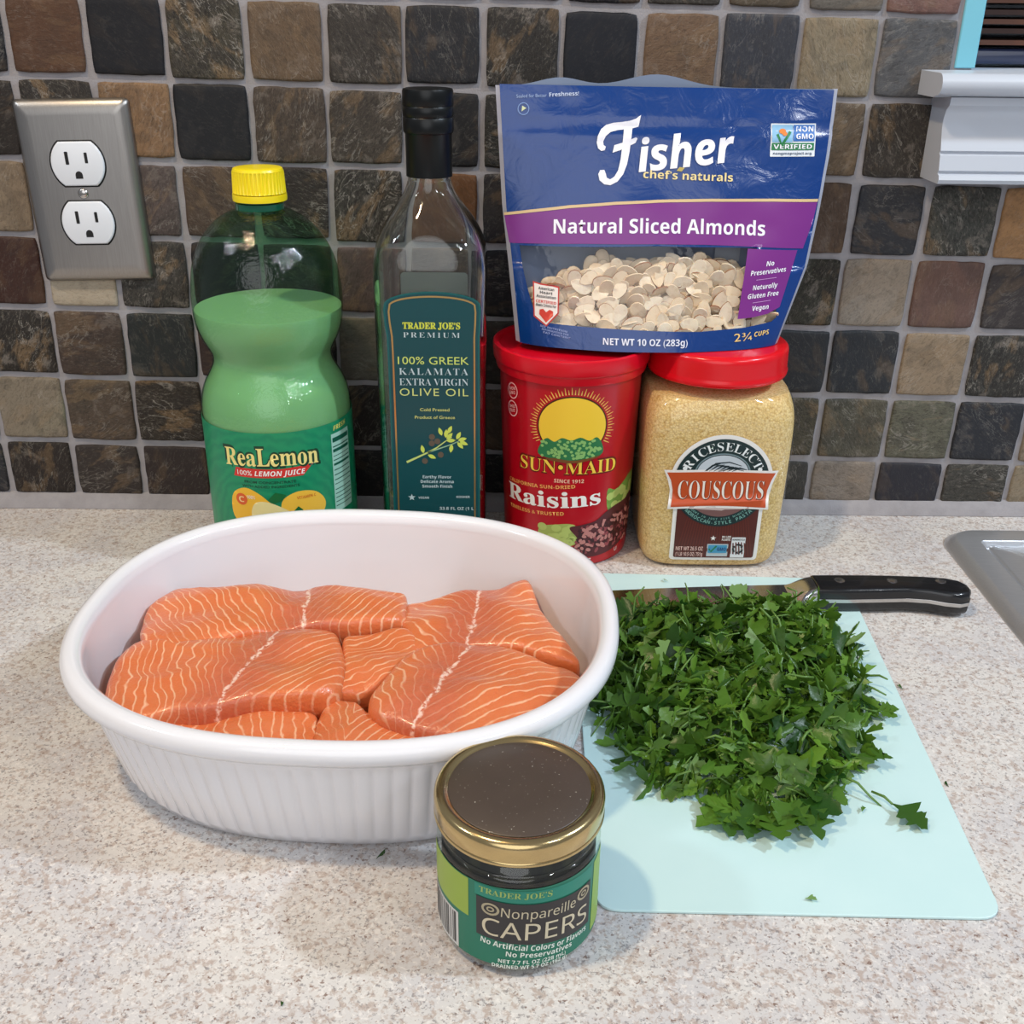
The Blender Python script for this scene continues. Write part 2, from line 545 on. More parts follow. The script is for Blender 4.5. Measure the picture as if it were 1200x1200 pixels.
for (c, r) in sorted(TILES):
    x, z = grid_pt(c + 0.5, r + 0.5)
    if c >= 12 and z > 0.243 or x > WX1 - .03 or x < WX0 + .02: continue           # the window trim stands here
    make_tile(c, r)

# grout fillet between wall and worktop
bm = bmesh.new()
prof = [(0.0, 0.011), (-0.0035, 0.0095), (-0.0065, 0.005), (-0.0085, 0.0003), (0.0, 0.0003)]
a = [bm.verts.new((WX0, y, z)) for y, z in prof]; b = [bm.verts.new((WX1, y, z)) for y, z in prof]
for i in range(5): bm.faces.new((a[i], a[(i + 1) % 5], b[(i + 1) % 5], b[i]))
bm.faces.new(a); bm.faces.new(list(reversed(b)))
bmesh.ops.recalc_face_normals(bm, faces=bm.faces)
obj('trim_1', bm, GROUT, smooth=True, loc=(0, 0, 0), auto=60, kind='structure')

# worktop: pale speckled laminate
k = NT('speckled_laminate')
o_ = k.obj()
n_big = k.noise(o_, 22, 3); n_mid = k.noise(o_, 330, 4, 0.62, 0.4); n_fine = k.noise(o_, 620, 3, 0.6, 0.3); n_spk = k.noise(o_, 460, 2, 0.5)
n_w = k.noise(o_, 430, 3, 0.6, 0.5)
base = k.mix(k.step(n_big, 0.35, 0.65), lin((214, 210, 205)), lin((202, 199, 199)))
base = k.mix(k.math('MULTIPLY', k.step(n_mid, 0.48, 0.64), 0.66), base, lin((168, 146, 132)))
base = k.mix(k.math('MULTIPLY', k.step(n_w, 0.54, 0.66), 0.60), base, lin((234, 229, 224)))
base = k.mix(k.math('MULTIPLY', k.step(n_fine, 0.55, 0.68), 0.72), base, lin((122, 117, 118)))
base = k.mix(k.math('MULTIPLY', k.step(n_spk, 0.66, 0.72), 0.75), base, lin((112, 80, 64)))
k.link(base, k.b.inputs['Base Color'])
k.b.inputs['Roughness'].default_value = 0.42; k.b.inputs['Specular IOR Level'].default_value = 0.35
k.bump(n_fine, 0.08, 0.0004)
ct = obj('countertop', box(WX0, WX1, -0.72, -0.0002, -0.038, 0.0, 0.0), k.m, smooth=False, loc=(0.36, -0.36, -0.038))
ct['label'] = 'pale speckled laminate worktop carrying all the ingredients'; ct['category'] = 'countertop'

# ------------------------------------------------------------------ window corner, upper right
WHITE_PAINT = flat('white_gloss_paint', (192, 198, 208), 0.35)
TEAL = flat('pale_aqua_paint', (120, 192, 210), 0.5)
win = bpy.data.objects.new('window_1', None); COL.objects.link(win); win.location = (OPX, 0, OPZ); win['kind'] = 'structure'
# stool (sill board) with a rounded nose and a horn against the tiles
def sweep_x(prof, x0, x1, x0b=None):
    bm = bmesh.new(); n = len(prof)
    a = [bm.verts.new((x0, y, z)) for y, z in prof]; b = [bm.verts.new((x1, y, z)) for y, z in prof]
    for i in range(n): bm.faces.new((a[i], a[(i + 1) % n], b[(i + 1) % n], b[i]))
    bm.faces.new(list(reversed(a))); bm.faces.new(b)
    bmesh.ops.recalc_face_normals(bm, faces=bm.faces)
    return bm
nose = [(0.10, 0.3175), (-0.036, 0.3165)] + [(-0.036 - 0.0065 * sin(radians(t)), 0.3100 + 0.0065 * cos(radians(t))) for t in range(20, 181, 20)] + [(-0.030, 0.3020), (0.10, 0.3020)]
bm = sweep_x(nose, 0.5885, WX1)
obj('window_sill', bm, WHITE_PAINT, win, auto=40)
apr = [(0.0, 0.3022), (-0.0330, 0.3022), (-0.0325, 0.2975), (-0.0285, 0.2945), (-0.0262, 0.2890), (-0.0262, 0.2830), (-0.0285, 0.2760), (-0.0305, 0.2700),
       (-0.0290, 0.2690), (-0.0290, 0.2682), (-0.0310, 0.2672), (-0.0330, 0.2580), (-0.0315, 0.2570), (-0.0315, 0.2562), (-0.0345, 0.2550), (-0.0355, 0.2525), (-0.0340, 0.2500), (0.0, 0.2500)]
obj('window_apron', sweep_x(apr, 0.5990, WX1), WHITE_PAINT, win, auto=35)
# horn returns where the sill dies into the stone, with a broken plaster edge
obj('window_jamb', box(0.6100, 0.6232, -0.0015, 0.11, 0.3178, WZ1, 0.0006, 1), TEAL, win, smooth=False)
GLASSK = NT('dark_window_glass'); gb = GLASSK.b
gb.inputs['Base Color'].default_value = (0.9, 0.95, 1, 1); gb.inputs['Roughness'].default_value = 0.02; gb.inputs['Transmission Weight'].default_value = 1.0
obj('window_pane', box(0.6235, WX1, 0.100, 0.104, 0.3180, WZ1), GLASSK.m, win, smooth=False)
obj('window_night_backing', box(0.6235, WX1, 0.108, 0.109, 0.3180, WZ1), flat('night_backing_dark', (16, 18, 24), .9), win, smooth=False)  # added dark panel: stands for night outside, hides grey world between slats
# lowered wooden blind, its slats piled on the bottom rail
blind = thing('window_blind', 'dark brown wooden window blind with slats stacked on its navy bottom rail', 'blind', (0.66, 0.05, 0.3185))
SLATM = [flat('blind_slat_brown', (92, 58, 44), 0.3, coat=.3), flat('blind_slat_dark', (54, 34, 28), 0.3, coat=.3)]
obj('bottom_rail', box(0.6260, WX1 - 0.01, 0.028, 0.062, 0.3192, 0.3290, 0.002), flat('blind_rail_navy', (44, 54, 84), 0.25, coat=.4), blind)
z = 0.3312
for i in range(14):
    tl = random.uniform(-0.0008, 0.0008)
    obj('slat', sweep_x([(0.024 + tl, z), (0.045, z + 0.0012), (0.066 + tl, z), (0.066 + tl, z + 0.0030), (0.045, z + 0.0042), (0.024 + tl, z + 0.0030)], 0.6260, WX1 - 0.01), SLATM[i % 2], blind, smooth=False)
    z += 0.0056 if i % 3 else 0.0070
for x in (0.68, 0.86):
    obj('lift_cord', tube([(x, 0.0225, 0.3300), (x, 0.0225, z + 0.01)], 0.0006, 6), flat('blind_cord', (120, 96, 80), .8), blind)

# ------------------------------------------------------------------ wall outlet
STEEL = NT('brushed_steel'); kb = STEEL.b
mp = STEEL.add('ShaderNodeMapping'); mp.inputs['Scale'].default_value = (1, 1, 0.04); STEEL.link(STEEL.obj(), mp.inputs[0])
nb = STEEL.noise(mp.outputs[0], 1500, 2)
STEEL.link(STEEL.mix(nb, lin((150, 146, 142)), lin((172, 168, 163))), kb.inputs['Base Color'])
kb.inputs['Metallic'].default_value = 1.0; kb.inputs['Roughness'].default_value = 0.36
STEEL = STEEL.m
WPL = flat('white_plastic', (222, 226, 232), 0.3)
DARK = flat('dark_hole', (14, 14, 16), 0.7)
OX, OZ, OA = 0.0358, 0.2344, radians(1.35)
outlet = thing('wall_outlet', 'brushed steel double power outlet plate with two white sockets on the stone tiles', 'outlet', (OX, 0, OZ))
def orot(x, z, y):
    return (OX + x * cos(OA) - z * sin(OA), y, OZ + x * sin(OA) + z * cos(OA))
rings = []
for ins, y in ((0, -0.0022), (0.0002, -0.0040), (0.0022, -0.0062), (0.0055, -0.0078), (0.010, -0.0084)):
    rings.append([orot(x, z, y) for x, z in rrect(-0.0384 + ins, 0.0384 - ins, -0.0596 + ins, 0.0596 - ins, max(0.0035 - ins * .2, .002), 5)])
bm = ring_mesh(rings, True); bmesh.ops.recalc_face_normals(bm, faces=bm.faces)
obj('cover_plate', bm, STEEL, outlet, auto=50)
for sz in (0.0192, -0.0192):
    prof2 = []
    for t in range(48):
        a = 2 * pi * t / 48
        x, zz = 0.0172 * cos(a), 0.0172 * sin(a)
        prof2.append((x, max(-0.0137, min(0.0137, zz))))
    rings = [[orot(x * s, sz + zz * s, y) for x, zz in prof2] for s, y in ((1.03, -0.0080), (1.03, -0.0089), (1.0, -0.0096), (.96, -0.0098))]
    bm = ring_mesh(rings, True); bmesh.ops.recalc_face_normals(bm, faces=bm.faces)
    s_ = obj('socket', bm, WPL, outlet, auto=45)
    bm = ring_mesh([[orot(x, sz + zz, y) for x, zz in prof2b] for y, prof2b in ((-0.0083, [(a * 1.09, b * 1.10) for a, b in prof2]), (-0.00855, [(a * 1.09, b * 1.10) for a, b in prof2]))], True)
    bmesh.ops.recalc_face_normals(bm, faces=bm.faces)
    obj('socket_gap', bm, DARK, s_)
    for sx, hw, hh in ((-0.0064, 0.0011, 0.0041), (0.0064, 0.0010, 0.0034)):
        obj('slot', extrude_poly(rrect(sx - hw, sx + hw, sz + 0.0038 - hh, sz + 0.0038 + hh, 0.0004, 2), lambda p: orot(p[0], p[1], -0.0090), lambda p: orot(p[0], p[1], -0.00995)), DARK, s_, smooth=False)
    gp = [(0.0024 * cos(radians(a)), sz - 0.0072 + 0.0026 * sin(radians(a))) for a in range(0, 181, 20)] + [(-0.0024, sz - 0.0094), (0.0024, sz - 0.0094)]
    obj('ground_hole', extrude_poly(gp, lambda p: orot(p[0], p[1], -0.0090), lambda p: orot(p[0], p[1], -0.00995)), DARK, s_, smooth=False)
bm = ring_mesh([[orot(r * cos(2 * pi * i / 20), r * sin(2 * pi * i / 20), y) for i in range(20)] for r, y in ((0.0035, -0.0080), (0.0034, -0.0090), (0.0024, -0.0098), (0.0008, -0.0101))], True)
bmesh.ops.recalc_face_normals(bm, faces=bm.faces)
scr = obj('screw', bm, flat('screw_steel', (196, 192, 188), 0.25, 1.0), outlet, auto=60)
obj('screw_slot', extrude_poly([(-0.0028, -0.0004), (0.0028, -0.0004), (0.0028, 0.0004), (-0.0028, 0.0004)], lambda p: orot(p[0], p[1], -0.0092), lambda p: orot(p[0], p[1], -0.01015)), flat('slot_grey', (90, 88, 86), .6), scr, smooth=False)

# ------------------------------------------------------------------ sink corner, far right
SINKM = NT('satin_steel'); kb = SINKM.b
mp = SINKM.add('ShaderNodeMapping'); mp.inputs['Scale'].default_value = (0.05, 1, 1); SINKM.link(SINKM.obj(), mp.inputs[0])
nb = SINKM.noise(mp.outputs[0], 1300, 2)
SINKM.link(SINKM.mix(nb, lin((206, 208, 212)), lin((228, 230, 234))), kb.inputs['Base Color'])
kb.inputs['Metallic'].default_value = 0.8; kb.inputs['Roughness'].default_value = 0.36
SINKM = SINKM.m
sink = thing('kitchen_sink', 'stainless steel sink corner let into the worktop at the right', 'sink', (0.78, -0.25, 0.0))
def sk(ins, z, r=0.026):
    return [(x, y, z) for x, y in rrect(0.6395 + ins, 0.94 - ins, -0.46 + ins, -0.0375 - ins, max(r - ins, 0.004), 8)]
bm = ring_mesh([sk(0, 0.0), sk(0.0004, 0.0012), sk(0.0070, 0.0060), sk(0.0092, 0.0068), sk(0.024, 0.0062)], False)
obj('rim', bm, SINKM, sink, auto=60)
bm = ring_mesh([sk(0.024, 0.0062), sk(0.0248, 0.0052), sk(0.0256, 0.0008), sk(0.0274, 0.0006), sk(0.0284, 0.0040), sk(0.0300, 0.0046), sk(0.075, 0.0034)], False)
bm.verts.ensure_lookup_table(); nv = len(sk(0, 0)); bm.faces.new(bm.verts[-nv:])
bmesh.ops.recalc_face_normals(bm, faces=bm.faces)
obj('drainboard', bm, SINKM, sink, auto=60)

# ------------------------------------------------------------------ lemon juice bottle
LX, LY = 0.1665, -0.065
lem = thing('juice_bottle', 'green plastic lemon juice bottle with yellow cap, two thirds full', 'bottle', (LX, LY, 0))
LPROF = [(0.040, 0.0008), (0.0455, 0.003), (0.0485, 0.010), (0.0492, 0.02), (0.0492, 0.0435), (0.0490, 0.0775), (0.0492, 0.094), (0.0497, 0.103), (0.0494, 0.110), (0.0485, 0.116), (0.0462, 0.1235), (0.0425, 0.1305),
         (0.0398, 0.1360), (0.0388, 0.1405), (0.0392, 0.1450), (0.0415, 0.1500), (0.0442, 0.1555), (0.0465, 0.162), (0.0477, 0.170), (0.0480, 0.178), (0.0475, 0.187), (0.0458, 0.199),
         (0.0430, 0.208), (0.0388, 0.2165), (0.0335, 0.2235), (0.0270, 0.2295), (0.0200, 0.2335), (0.0150, 0.2355), (0.0142, 0.2370)]
def fine(prof, n=3):
    out = []
    m = len(prof)
    for i in range(m - 1):
        p0, p1, p2, p3 = (Vector(prof[max(0, min(m - 1, i + q))]) for q in (-1, 0, 1, 2))
        for j in range(n):
            t = j / n
            q = 0.5 * ((2 * p1) + (p2 - p0) * t + (2 * p0 - 5 * p1 + 4 * p2 - p3) * t * t + (3 * p1 - p0 - 3 * p2 + p3) * t ** 3)
            out.append((q.x, q.y))
    out.append(tuple(prof[-1])); return out
GREEN_PET = clear_film('green_bottle_plastic', (0.46, 0.73, 0.55), 0.02, 0.035, bump=(430, 0.5, 0.0009))
obj('bottle_body', lathe(fine(LPROF), LX, LY, 72, False), GREEN_PET, lem)
lp = [(r - 0.0010, z) for r, z in fine(LPROF) if z < 0.1735]
lp.append((0.0468, 0.1738))
k = NT('cloudy_lemon_juice'); k.b.inputs['Base Color'].default_value = lin((226, 228, 196)); k.b.inputs['Roughness'].default_value = 0.25
k.b.inputs['Subsurface Weight'].default_value = 0.4; k.b.inputs['Subsurface Radius'].default_value = (0.02, 0.02, 0.008)
obj('juice', lathe([(0.0385, 0.0018)] + lp[1:], LX, LY, 72, True), k.m, lem, auto=50)
GR_D = flat('green_neck_plastic', (10, 84, 62), 0.12, coat=.5)
bm = lathe([(0.0150, 0.2352), (0.0150, 0.2392), (0.0134, 0.2396), (0.0134, 0.2440)], LX, LY, 48, False)
obj('neck', bm, GR_D, lem, auto=40)
YEL = flat('yellow_cap_plastic', (246, 222, 22), 0.3, sss=0.1)
def ribbed(r, z0, z1, n, depth, cx, cy, top_in=0.0016, seg_per=4, taper=0.0):
    N = n * seg_per; rings = []
    for rr, z, dep in ((r + taper, z0, 0), (r + taper, z0 + 0.0006, depth), (r, z1 - 0.0024, depth), (r - 0.0002, z1 - 0.0018, 0), (r - top_in * .5, z1 - 0.0004, 0), (r - top_in, z1, 0), (r * .5, z1 + 0.0001, 0)):
        rings.append([(cx + (rr - (dep if i % seg_per >= seg_per // 2 else 0)) * cos(2 * pi * i / N), cy + (rr - (dep if i % seg_per >= seg_per // 2 else 0)) * sin(2 * pi * i / N), z) for i in range(N)])
    return ring_mesh(rings, True)
obj('cap', ribbed(0.0158, 0.2452, 0.2600, 40, 0.0006, LX + .0006, LY, taper=.0005), YEL, lem, auto=35)
obj('cap_band', lathe([(0.0150, 0.2406), (0.0166, 0.2406), (0.0168, 0.2420), (0.0166, 0.2446), (0.0150, 0.2447)], LX + .0006, LY, 48, True), YEL, lem, auto=40)

LS = cyl_surf(LX, LY, 0.0499)
bm = lathe([(0.0499, 0.0120), (0.0499, 0.1040), (0.0497, 0.1040), (0.0497, 0.0120)], LX, LY, 96, False)
k = NT('green_label'); ox = k.add('ShaderNodeSeparateXYZ'); k.link(k.obj(), ox.inputs[0])
ww = k.add('ShaderNodeTexWave', wave_type='RINGS', rings_direction='SPHERICAL'); mpp = k.add('ShaderNodeMapping'); mpp.inputs['Location'].default_value = (0.0, 0.05, -0.03)
k.link(k.obj(), mpp.inputs[0]); k.link(mpp.outputs[0], ww.inputs['Vector']); ww.inputs['Scale'].default_value = 45; ww.inputs['Distortion'].default_value = 6; ww.inputs['Detail Scale'].default_value = 2
k.link(k.mix(k.math('MULTIPLY', ww.outputs['Fac'], 0.4), lin((4, 132, 92)), lin((34, 160, 104))), k.b.inputs['Base Color']); k.b.inputs['Roughness'].default_value = 0.35
lab = obj('label', bm, k.m, lem, auto=50)
decal('brand_outline', txt('ReaLemon', 'serifb', 3.5, 79.6, 66.5, 13.4, bold=0.05, arch=1.5), LS, 1, ink((10, 62, 40)), lab)
decal('brand_lettering', txt('ReaLemon', 'serifb', 3.5, 80.2, 63, 12.0, arch=1.5, bold=0.004), LS, 2, ink((242, 226, 140)), lab)
decal('red_banner', poly([(-22.5, 73.2), (24, 73.4), (31, 80.6), (10, 79.4), (-20.5, 79.6)]), LS, 1, ink((214, 50, 44)), lab)
decal('lettering', txt('100% LEMON JUICE', 'sansbi', 3.0, 74.6, 45, 3.5), LS, 2, ink((250, 246, 240)), lab)
decal('lettering', txt('FROM CONCENTRATE', 'plain', 2, 69.2, 34, 1.7, bold=.012), LS, 1, ink((10, 60, 40)), lab)
decal('lettering', txt('WITH ADDED INGREDIENTS', 'plain', 2, 66.2, 38, 1.7, bold=.012), LS, 1, ink((10, 60, 40)), lab)
decal('lemon_picture', poly(smooth_loop([(-27, 52), (-24, 61), (-15, 65.5), (-6, 62), (2, 55), (10, 49), (2, 42), (-14, 36), (-25, 42)], 6)), LS, 1, ink((246, 190, 52)), lab)
decal('lemon_picture', poly(smooth_loop([(8, 50), (10, 58), (20, 62.5), (32, 60), (38.5, 51), (34, 42), (20, 38), (10, 42)], 6)), LS, 1, ink((248, 196, 66)), lab)
decal('lemon_slice', poly(smooth_loop([(-12, 46), (-9, 55), (0, 56), (12, 50), (17, 44), (8, 38), (-6, 39)], 6)), LS, 2, ink((240, 226, 160)), lab)
decal('lemon_leaf', polys([[(0, 58), (5, 63), (12, 61), (9, 57), (3, 55)], [(14, 47), (19, 52), (22, 49), (20, 45)]]), LS, 3, ink((16, 104, 52)), lab)
decal('red_roundel', poly(ellipse(-18.5, 57, 4.2, 4.2)), LS, 2, ink((226, 96, 40)), lab)
decal('lettering', txt('C', 'sansb', -18.5, 55, 4, 4), LS, 3, ink((250, 214, 150)), lab)
decal('lettering', txt('100%', 'sansb', -11.5, 58, 6, 2.4), LS, 3, ink((250, 240, 220)), lab)
decal('lettering', txt('VITAMIN C', 'sansb', 25, 57, 13, 2.0), LS, 2, ink((214, 120, 40)), lab)
decal('facts_panel', poly([(46.5, 40), (46.5, 96), (66, 96), (66, 40)]), LS, 1, ink((168, 214, 196)), lab)
decal('facts_print', polys([[(47.5, z), (47.5, z + h), (65, z + h), (65, z)] for z, h in ((90, 3.2), (86.5, .8), (83, 2.2), (80, .5), (77, .7), (73.5, 1.6), (70, .7), (66.5, .7), (63, .7), (60, .5), (56, .6), (53, .6), (50, .6), (47, .6), (44, .6))]), LS, 2, ink((12, 92, 70)), lab)
decal('lettering', txt('FRESH', 'sansbi', 56, 98.4, 14, 3.2, rot=4), LS, 1, ink((226, 222, 110)), lab)

# ------------------------------------------------------------------ olive oil bottle
BX, BY = 0.2725, -0.0605
oil = thing('oil_bottle', 'tall square clear glass olive oil bottle with black cap, nearly empty', 'bottle', (BX, BY, 0))
OP = [(0.0300, 0.0006, 4), (0.0345, 0.0030, 5), (0.0355, 0.010, 5), (0.0356, 0.060, 5), (0.0358, 0.120, 5), (0.0360, 0.175, 5), (0.0362, 0.196, 4.6), (0.0358, 0.205, 4.2), (0.0345, 0.2135, 3.6),
      (0.0318, 0.2215, 3.0), (0.0280, 0.2285, 2.6), (0.0235, 0.2352, 2.3), (0.0192, 0.2410, 2.1), (0.0158, 0.2465, 2.0), (0.0138, 0.2520, 2.0), (0.0131, 0.2570, 2.0), (0.0128, 0.2850, 2.0)]
def fine3(prof, n=3):
    out = []; m = len(prof)
    for i in range(m - 1):
        p0, p1, p2, p3 = (Vector(prof[max(0, min(m - 1, i + q))]) for q in (-1, 0, 1, 2))
        for j in range(n):
            t = j / n
            q = 0.5 * ((2 * p1) + (p2 - p0) * t + (2 * p0 - 5 * p1 + 4 * p2 - p3) * t * t + (3 * p1 - p0 - 3 * p2 + p3) * t ** 3)
            out.append(tuple(q))
    out.append(tuple(prof[-1])); return out
f3 = fine3(OP)
bm = lathe([(r, z) for r, z, e in f3], BX, BY, 96, True, [e for r, z, e in f3])
inn = [(r - 0.0028, z + (0.006 if i == 0 else 0), e) for i, (r, z, e) in enumerate(f3) if i == 0 or z > 0.0068]
bi = lathe([(r, z) for r, z, e in inn], BX, BY, 96, True, [e for r, z, e in inn])
bmesh.ops.reverse_faces(bi, faces=bi.faces)
join(bm, bi)
k = NT('clear_glass'); b = k.b
b.inputs['Base Color'].default_value = (0.93, 0.97, 0.95, 1); b.inputs['Roughness'].default_value = 0.0
b.inputs['IOR'].default_value = 1.48; b.inputs['Transmission Weight'].default_value = 1.0
CLEAR_GLASS = k.m
obj('glass_body', bm, CLEAR_GLASS, oil, auto=50)
BLK = flat('black_cap_plastic', (9, 12, 13), 0.32, spec=.35)
obj('cap', lathe([(0.0135, 0.2808), (0.0152, 0.2812), (0.0155, 0.2822), (0.0155, 0.2895), (0.0151, 0.2900), (0.0155, 0.2906), (0.0155, 0.2958), (0.0152, 0.2962), (0.0155, 0.2967), (0.0155, 0.3044), (0.0150, 0.3058), (0.0135, 0.3062), (0.006, 0.3062)], BX, BY, 64, True), BLK, oil, auto=40)
obj('cap_sleeve', lathe([(0.0134, 0.2552), (0.0143, 0.2554), (0.0143, 0.2800), (0.0150, 0.2811), (0.0134, 0.2812)], BX, BY, 64, True), BLK, oil, auto=40)
FY = BY - 0.0361
OS = plane_surf(FY)
def oil_outline(ins):
    e = ins
    top = [(BX * 1000 + 2.5 + (30.6 - e) * cos(radians(a)), 181.0 + (10.6 - e * .9) * sin(radians(a)) ** 0.8) for a in range(15, 166, 10)]
    xl, xr = 244.3 + e, 305.4 - e
    return [(xr - 0.2, 180.5 - e * .5)] + top + [(xl + .2, 180.5 - e * .5), (xl + 0.6, 172), (xl + 1.7, 163), (xl + 1.9, 150), (xl + 1.9, 12 + e), (xr - 1.2, 12 + e), (xr - 1.0, 150), (xr - 1.0, 163), (xr - 0.4, 172)]
TEALK = (0, 70, 76)
lab = decal('front_label', poly(oil_outline(0)), OS, 3, ink((0, 92, 92), .35), oil, 0)
decal('label_field', poly(oil_outline(1.2)), OS, 4, ink(TEALK, .35), lab, 0)
GOLD = flat('gold_foil_line', (206, 172, 110), 0.28, 0.9)
decal('gold_border', band(oil_outline(3.4), 1.1, True), OS, 5, GOLD, lab, 0)
LIME, PALE = ink((206, 216, 74)), ink((190, 210, 214))
ox = 274.6
decal('lettering', txt('TRADER JOE\u2019S', 'serifb', ox - .4, 168.2, 36, 4.0, bold=.02), OS, 5, LIME, lab, 0)
decal('lettering', txt('PREMIUM', 'serifb', ox - .4, 162.6, 35.5, 3.3, space=1.35, bold=-.012), OS, 5, PALE, lab, 0)
decal('lettering', txt('100% GREEK', 'plain', ox + .4, 145.2, 45, 4.9), OS, 5, ink((202, 220, 112)), lab, 0)
decal('lettering', txt('KALAMATA', 'serifb', ox + .4, 138.2, 44, 4.5, space=1.2, bold=-.012), OS, 5, PALE, lab, 0)
decal('lettering', txt('EXTRA VIRGIN', 'serifb', ox + .4, 131.2, 44, 4.6, bold=-.012), OS, 5, PALE, lab, 0)
decal('lettering', txt('OLIVE OIL', 'plain', ox + .4, 124.2, 44, 4.9, space=1.15), OS, 5, ink((202, 214, 130)), lab, 0)
decal('lettering', txt('Cold Pressed', 'plain', ox + .6, 113.8, 19, 2.0, bold=.012), OS, 5, ink((200, 206, 120)), lab, 0)
decal('lettering', txt('Product of Greece', 'plain', ox + .6, 108.6, 26, 2.0, bold=.012), OS, 5, ink((200, 206, 120)), lab, 0)
decal('branch_stem', band([(256, 78), (263, 81.5), (270, 85), (276, 88.5), (281, 92.5), (286, 96)], [1.6, 1.3, 1.1, .9, .7, .5]), OS, 5, ink((196, 214, 120)), lab, 0)
decal('branch_stem', band([(270, 85), (278, 88), (286, 91), (291, 93.5)], [.9, .8, .7, .5]), OS, 5, ink((150, 190, 150)), lab, 0)
def leaf_shape(x, y, a, L=6.0, W=2.7):
    c, s = cos(radians(a)), sin(radians(a)); pts = []
    for t, h in ((0, 0), (.25, .8), (.5, 1), (.75, .7), (1, 0), (.75, -.7), (.5, -1), (.25, -.8)):
        u, v = t * L, h * W / 2; pts.append((x + u * c - v * s, y + u * s + v * c))
    return pts
for lx, ly, la in ((267.2, 84.5, 100), (270, 83.5, -25), (279.5, 97, 108), (282, 95.5, 85), (283.5, 98.5, 65), (282.5, 94.5, 48), (282.5, 93.4, 5), (289, 94.5, 62), (290, 93.8, 15), (289.5, 92.6, -50), (291, 93, -22), (286, 91, -100)):
    decal('olive_leaf', poly(leaf_shape(lx, ly, la)), OS, 6, ink((204, 220, 92)), lab, 0)
for px_, py_ in ((273, 96), (276.5, 93), (272.8, 91.5), (278.5, 83.5), (268, 79)):
    decal('olive', poly(ellipse(px_, py_, 2.0, 2.1, 14)), OS, 5, ink((96, 84, 70)), lab, 0)
for s_, z_, w_ in (('Earthy Flavor', 66.6, 19), ('Delicate Aroma', 63.2, 22), ('Smooth Finish', 59.8, 20)):
    decal('lettering', txt(s_, 'sansb', ox + 1.2, z_, w_, 2.1), OS, 5, PALE, lab, 0)
star = [(258.6 + (2.6 if i % 2 == 0 else 1.0) * sin(radians(36 * i)), 52.5 + (2.6 if i % 2 == 0 else 1.0) * cos(radians(36 * i))) for i in range(10)]
decal('star_mark', poly(star), OS, 5, PALE, lab, 0)
decal('lettering', txt('VEGAN', 'sansb', 266.5, 51.6, 7, 1.6), OS, 5, PALE, lab, 0)
decal('lettering', txt('KOSHER', 'sansb', 293, 52.4, 9, 1.6), OS, 5, PALE, lab, 0)
decal('lettering', txt('33.8 FL OZ (1 L)', 'sansb', 289, 43.5, 24, 2.2), OS, 5, PALE, lab, 0)
# back label, seen from behind through the glass
k = NT('white_label_paper'); k.b.inputs['Base Color'].default_value = lin((250, 252, 250)); k.b.inputs['Roughness'].default_value = .7
tl_ = k.add('ShaderNodeBsdfTranslucent'); tl_.inputs[0].default_value = lin((250, 252, 250)); mx = k.add('ShaderNodeMixShader'); mx.inputs[0].default_value = .5
k.link(k.b.outputs[0], mx.inputs[1]); k.link(tl_.outputs[0], mx.inputs[2]); k.link(mx.outputs[0], k.out.inputs[0])
LBP = k.m
bl = extrude_poly(rrect(247.5, 297.5, 40, 187.5, 3), lambda p: (p[0] / 1000, BY + 0.03655, p[1] / 1000), lambda p: (p[0] / 1000, BY + 0.03645, p[1] / 1000))
obj('back_label', bl, LBP, oil, smooth=False)
k = NT('olive_oil_liquid'); k.b.inputs['Base Color'].default_value = (0.55, 0.5, 0.10, 1); k.b.inputs['Transmission Weight'].default_value = 1; k.b.inputs['Roughness'].default_value = 0.0; k.b.inputs['IOR'].default_value = 1.46
obj('oil', lathe([(0.031, 0.0072), (0.0322, 0.011), (0.0323, 0.030)], BX, BY, 72, True, [4.5, 5, 5]), k.m, oil, auto=50)

# ------------------------------------------------------------------ raisin canister
RX, RY = 0.3650, -0.0530
can = thing('raisin_canister', 'red plastic raisin canister under the left end of the blue almond bag', 'canister', (RX, RY, 0))
def rr_(z): return 0.0437 + (0.0482 - 0.0437) * min(max(z / 0.137, 0), 1)
k = NT('red_canister_plastic'); k.b.inputs['Base Color'].default_value = lin((184, 0, 26)); k.b.inputs['Roughness'].default_value = 0.3; k.b.inputs['Coat Weight'].default_value = .15
CANM = k.m
obj_can = obj('canister_body', lathe([(0.038, 0.0022), (0.0415, 0.0004), (0.0432, 0.0012), (rr_(0.004), 0.004)] + [(rr_(z / 1000), z / 1000) for z in range(10, 134, 12)] + [(rr_(.137), .1372), (0.046, 0.1376)], RX, RY, 96, True), CANM, can, auto=50)
LIDR = flat('red_lid_plastic', (214, 8, 34), 0.28, sss=.05)
obj('lid', lathe([(0.0484, 0.1335), (0.0502, 0.1332), (0.0507, 0.1345), (0.0512, 0.1385), (0.0522, 0.1392), (0.0526, 0.1404), (0.0530, 0.1478), (0.0527, 0.1495), (0.0516, 0.1502), (0.0500, 0.1500), (0.0488, 0.1490), (0.0484, 0.1474), (0.030, 0.1473), (0.004, 0.1473)], RX, RY, 96, True), LIDR, can, auto=45)
CS = cyl_surf(RX, RY, rr_)
YL, WH = ink((250, 210, 76)), ink((250, 246, 240))
FRX = 0.0
em = decal('sun_emblem', poly(ellipse(FRX - .5, 104.5, 23.6, 21.5, 64)), CS, 1, ink((70, 30, 8)), obj_can)
decal('sun_disc', poly(ellipse(FRX - .5, 104.5, 22.6, 20.5, 64)), CS, 2, ink((248, 206, 58)), obj_can)
rays = bmesh.new()
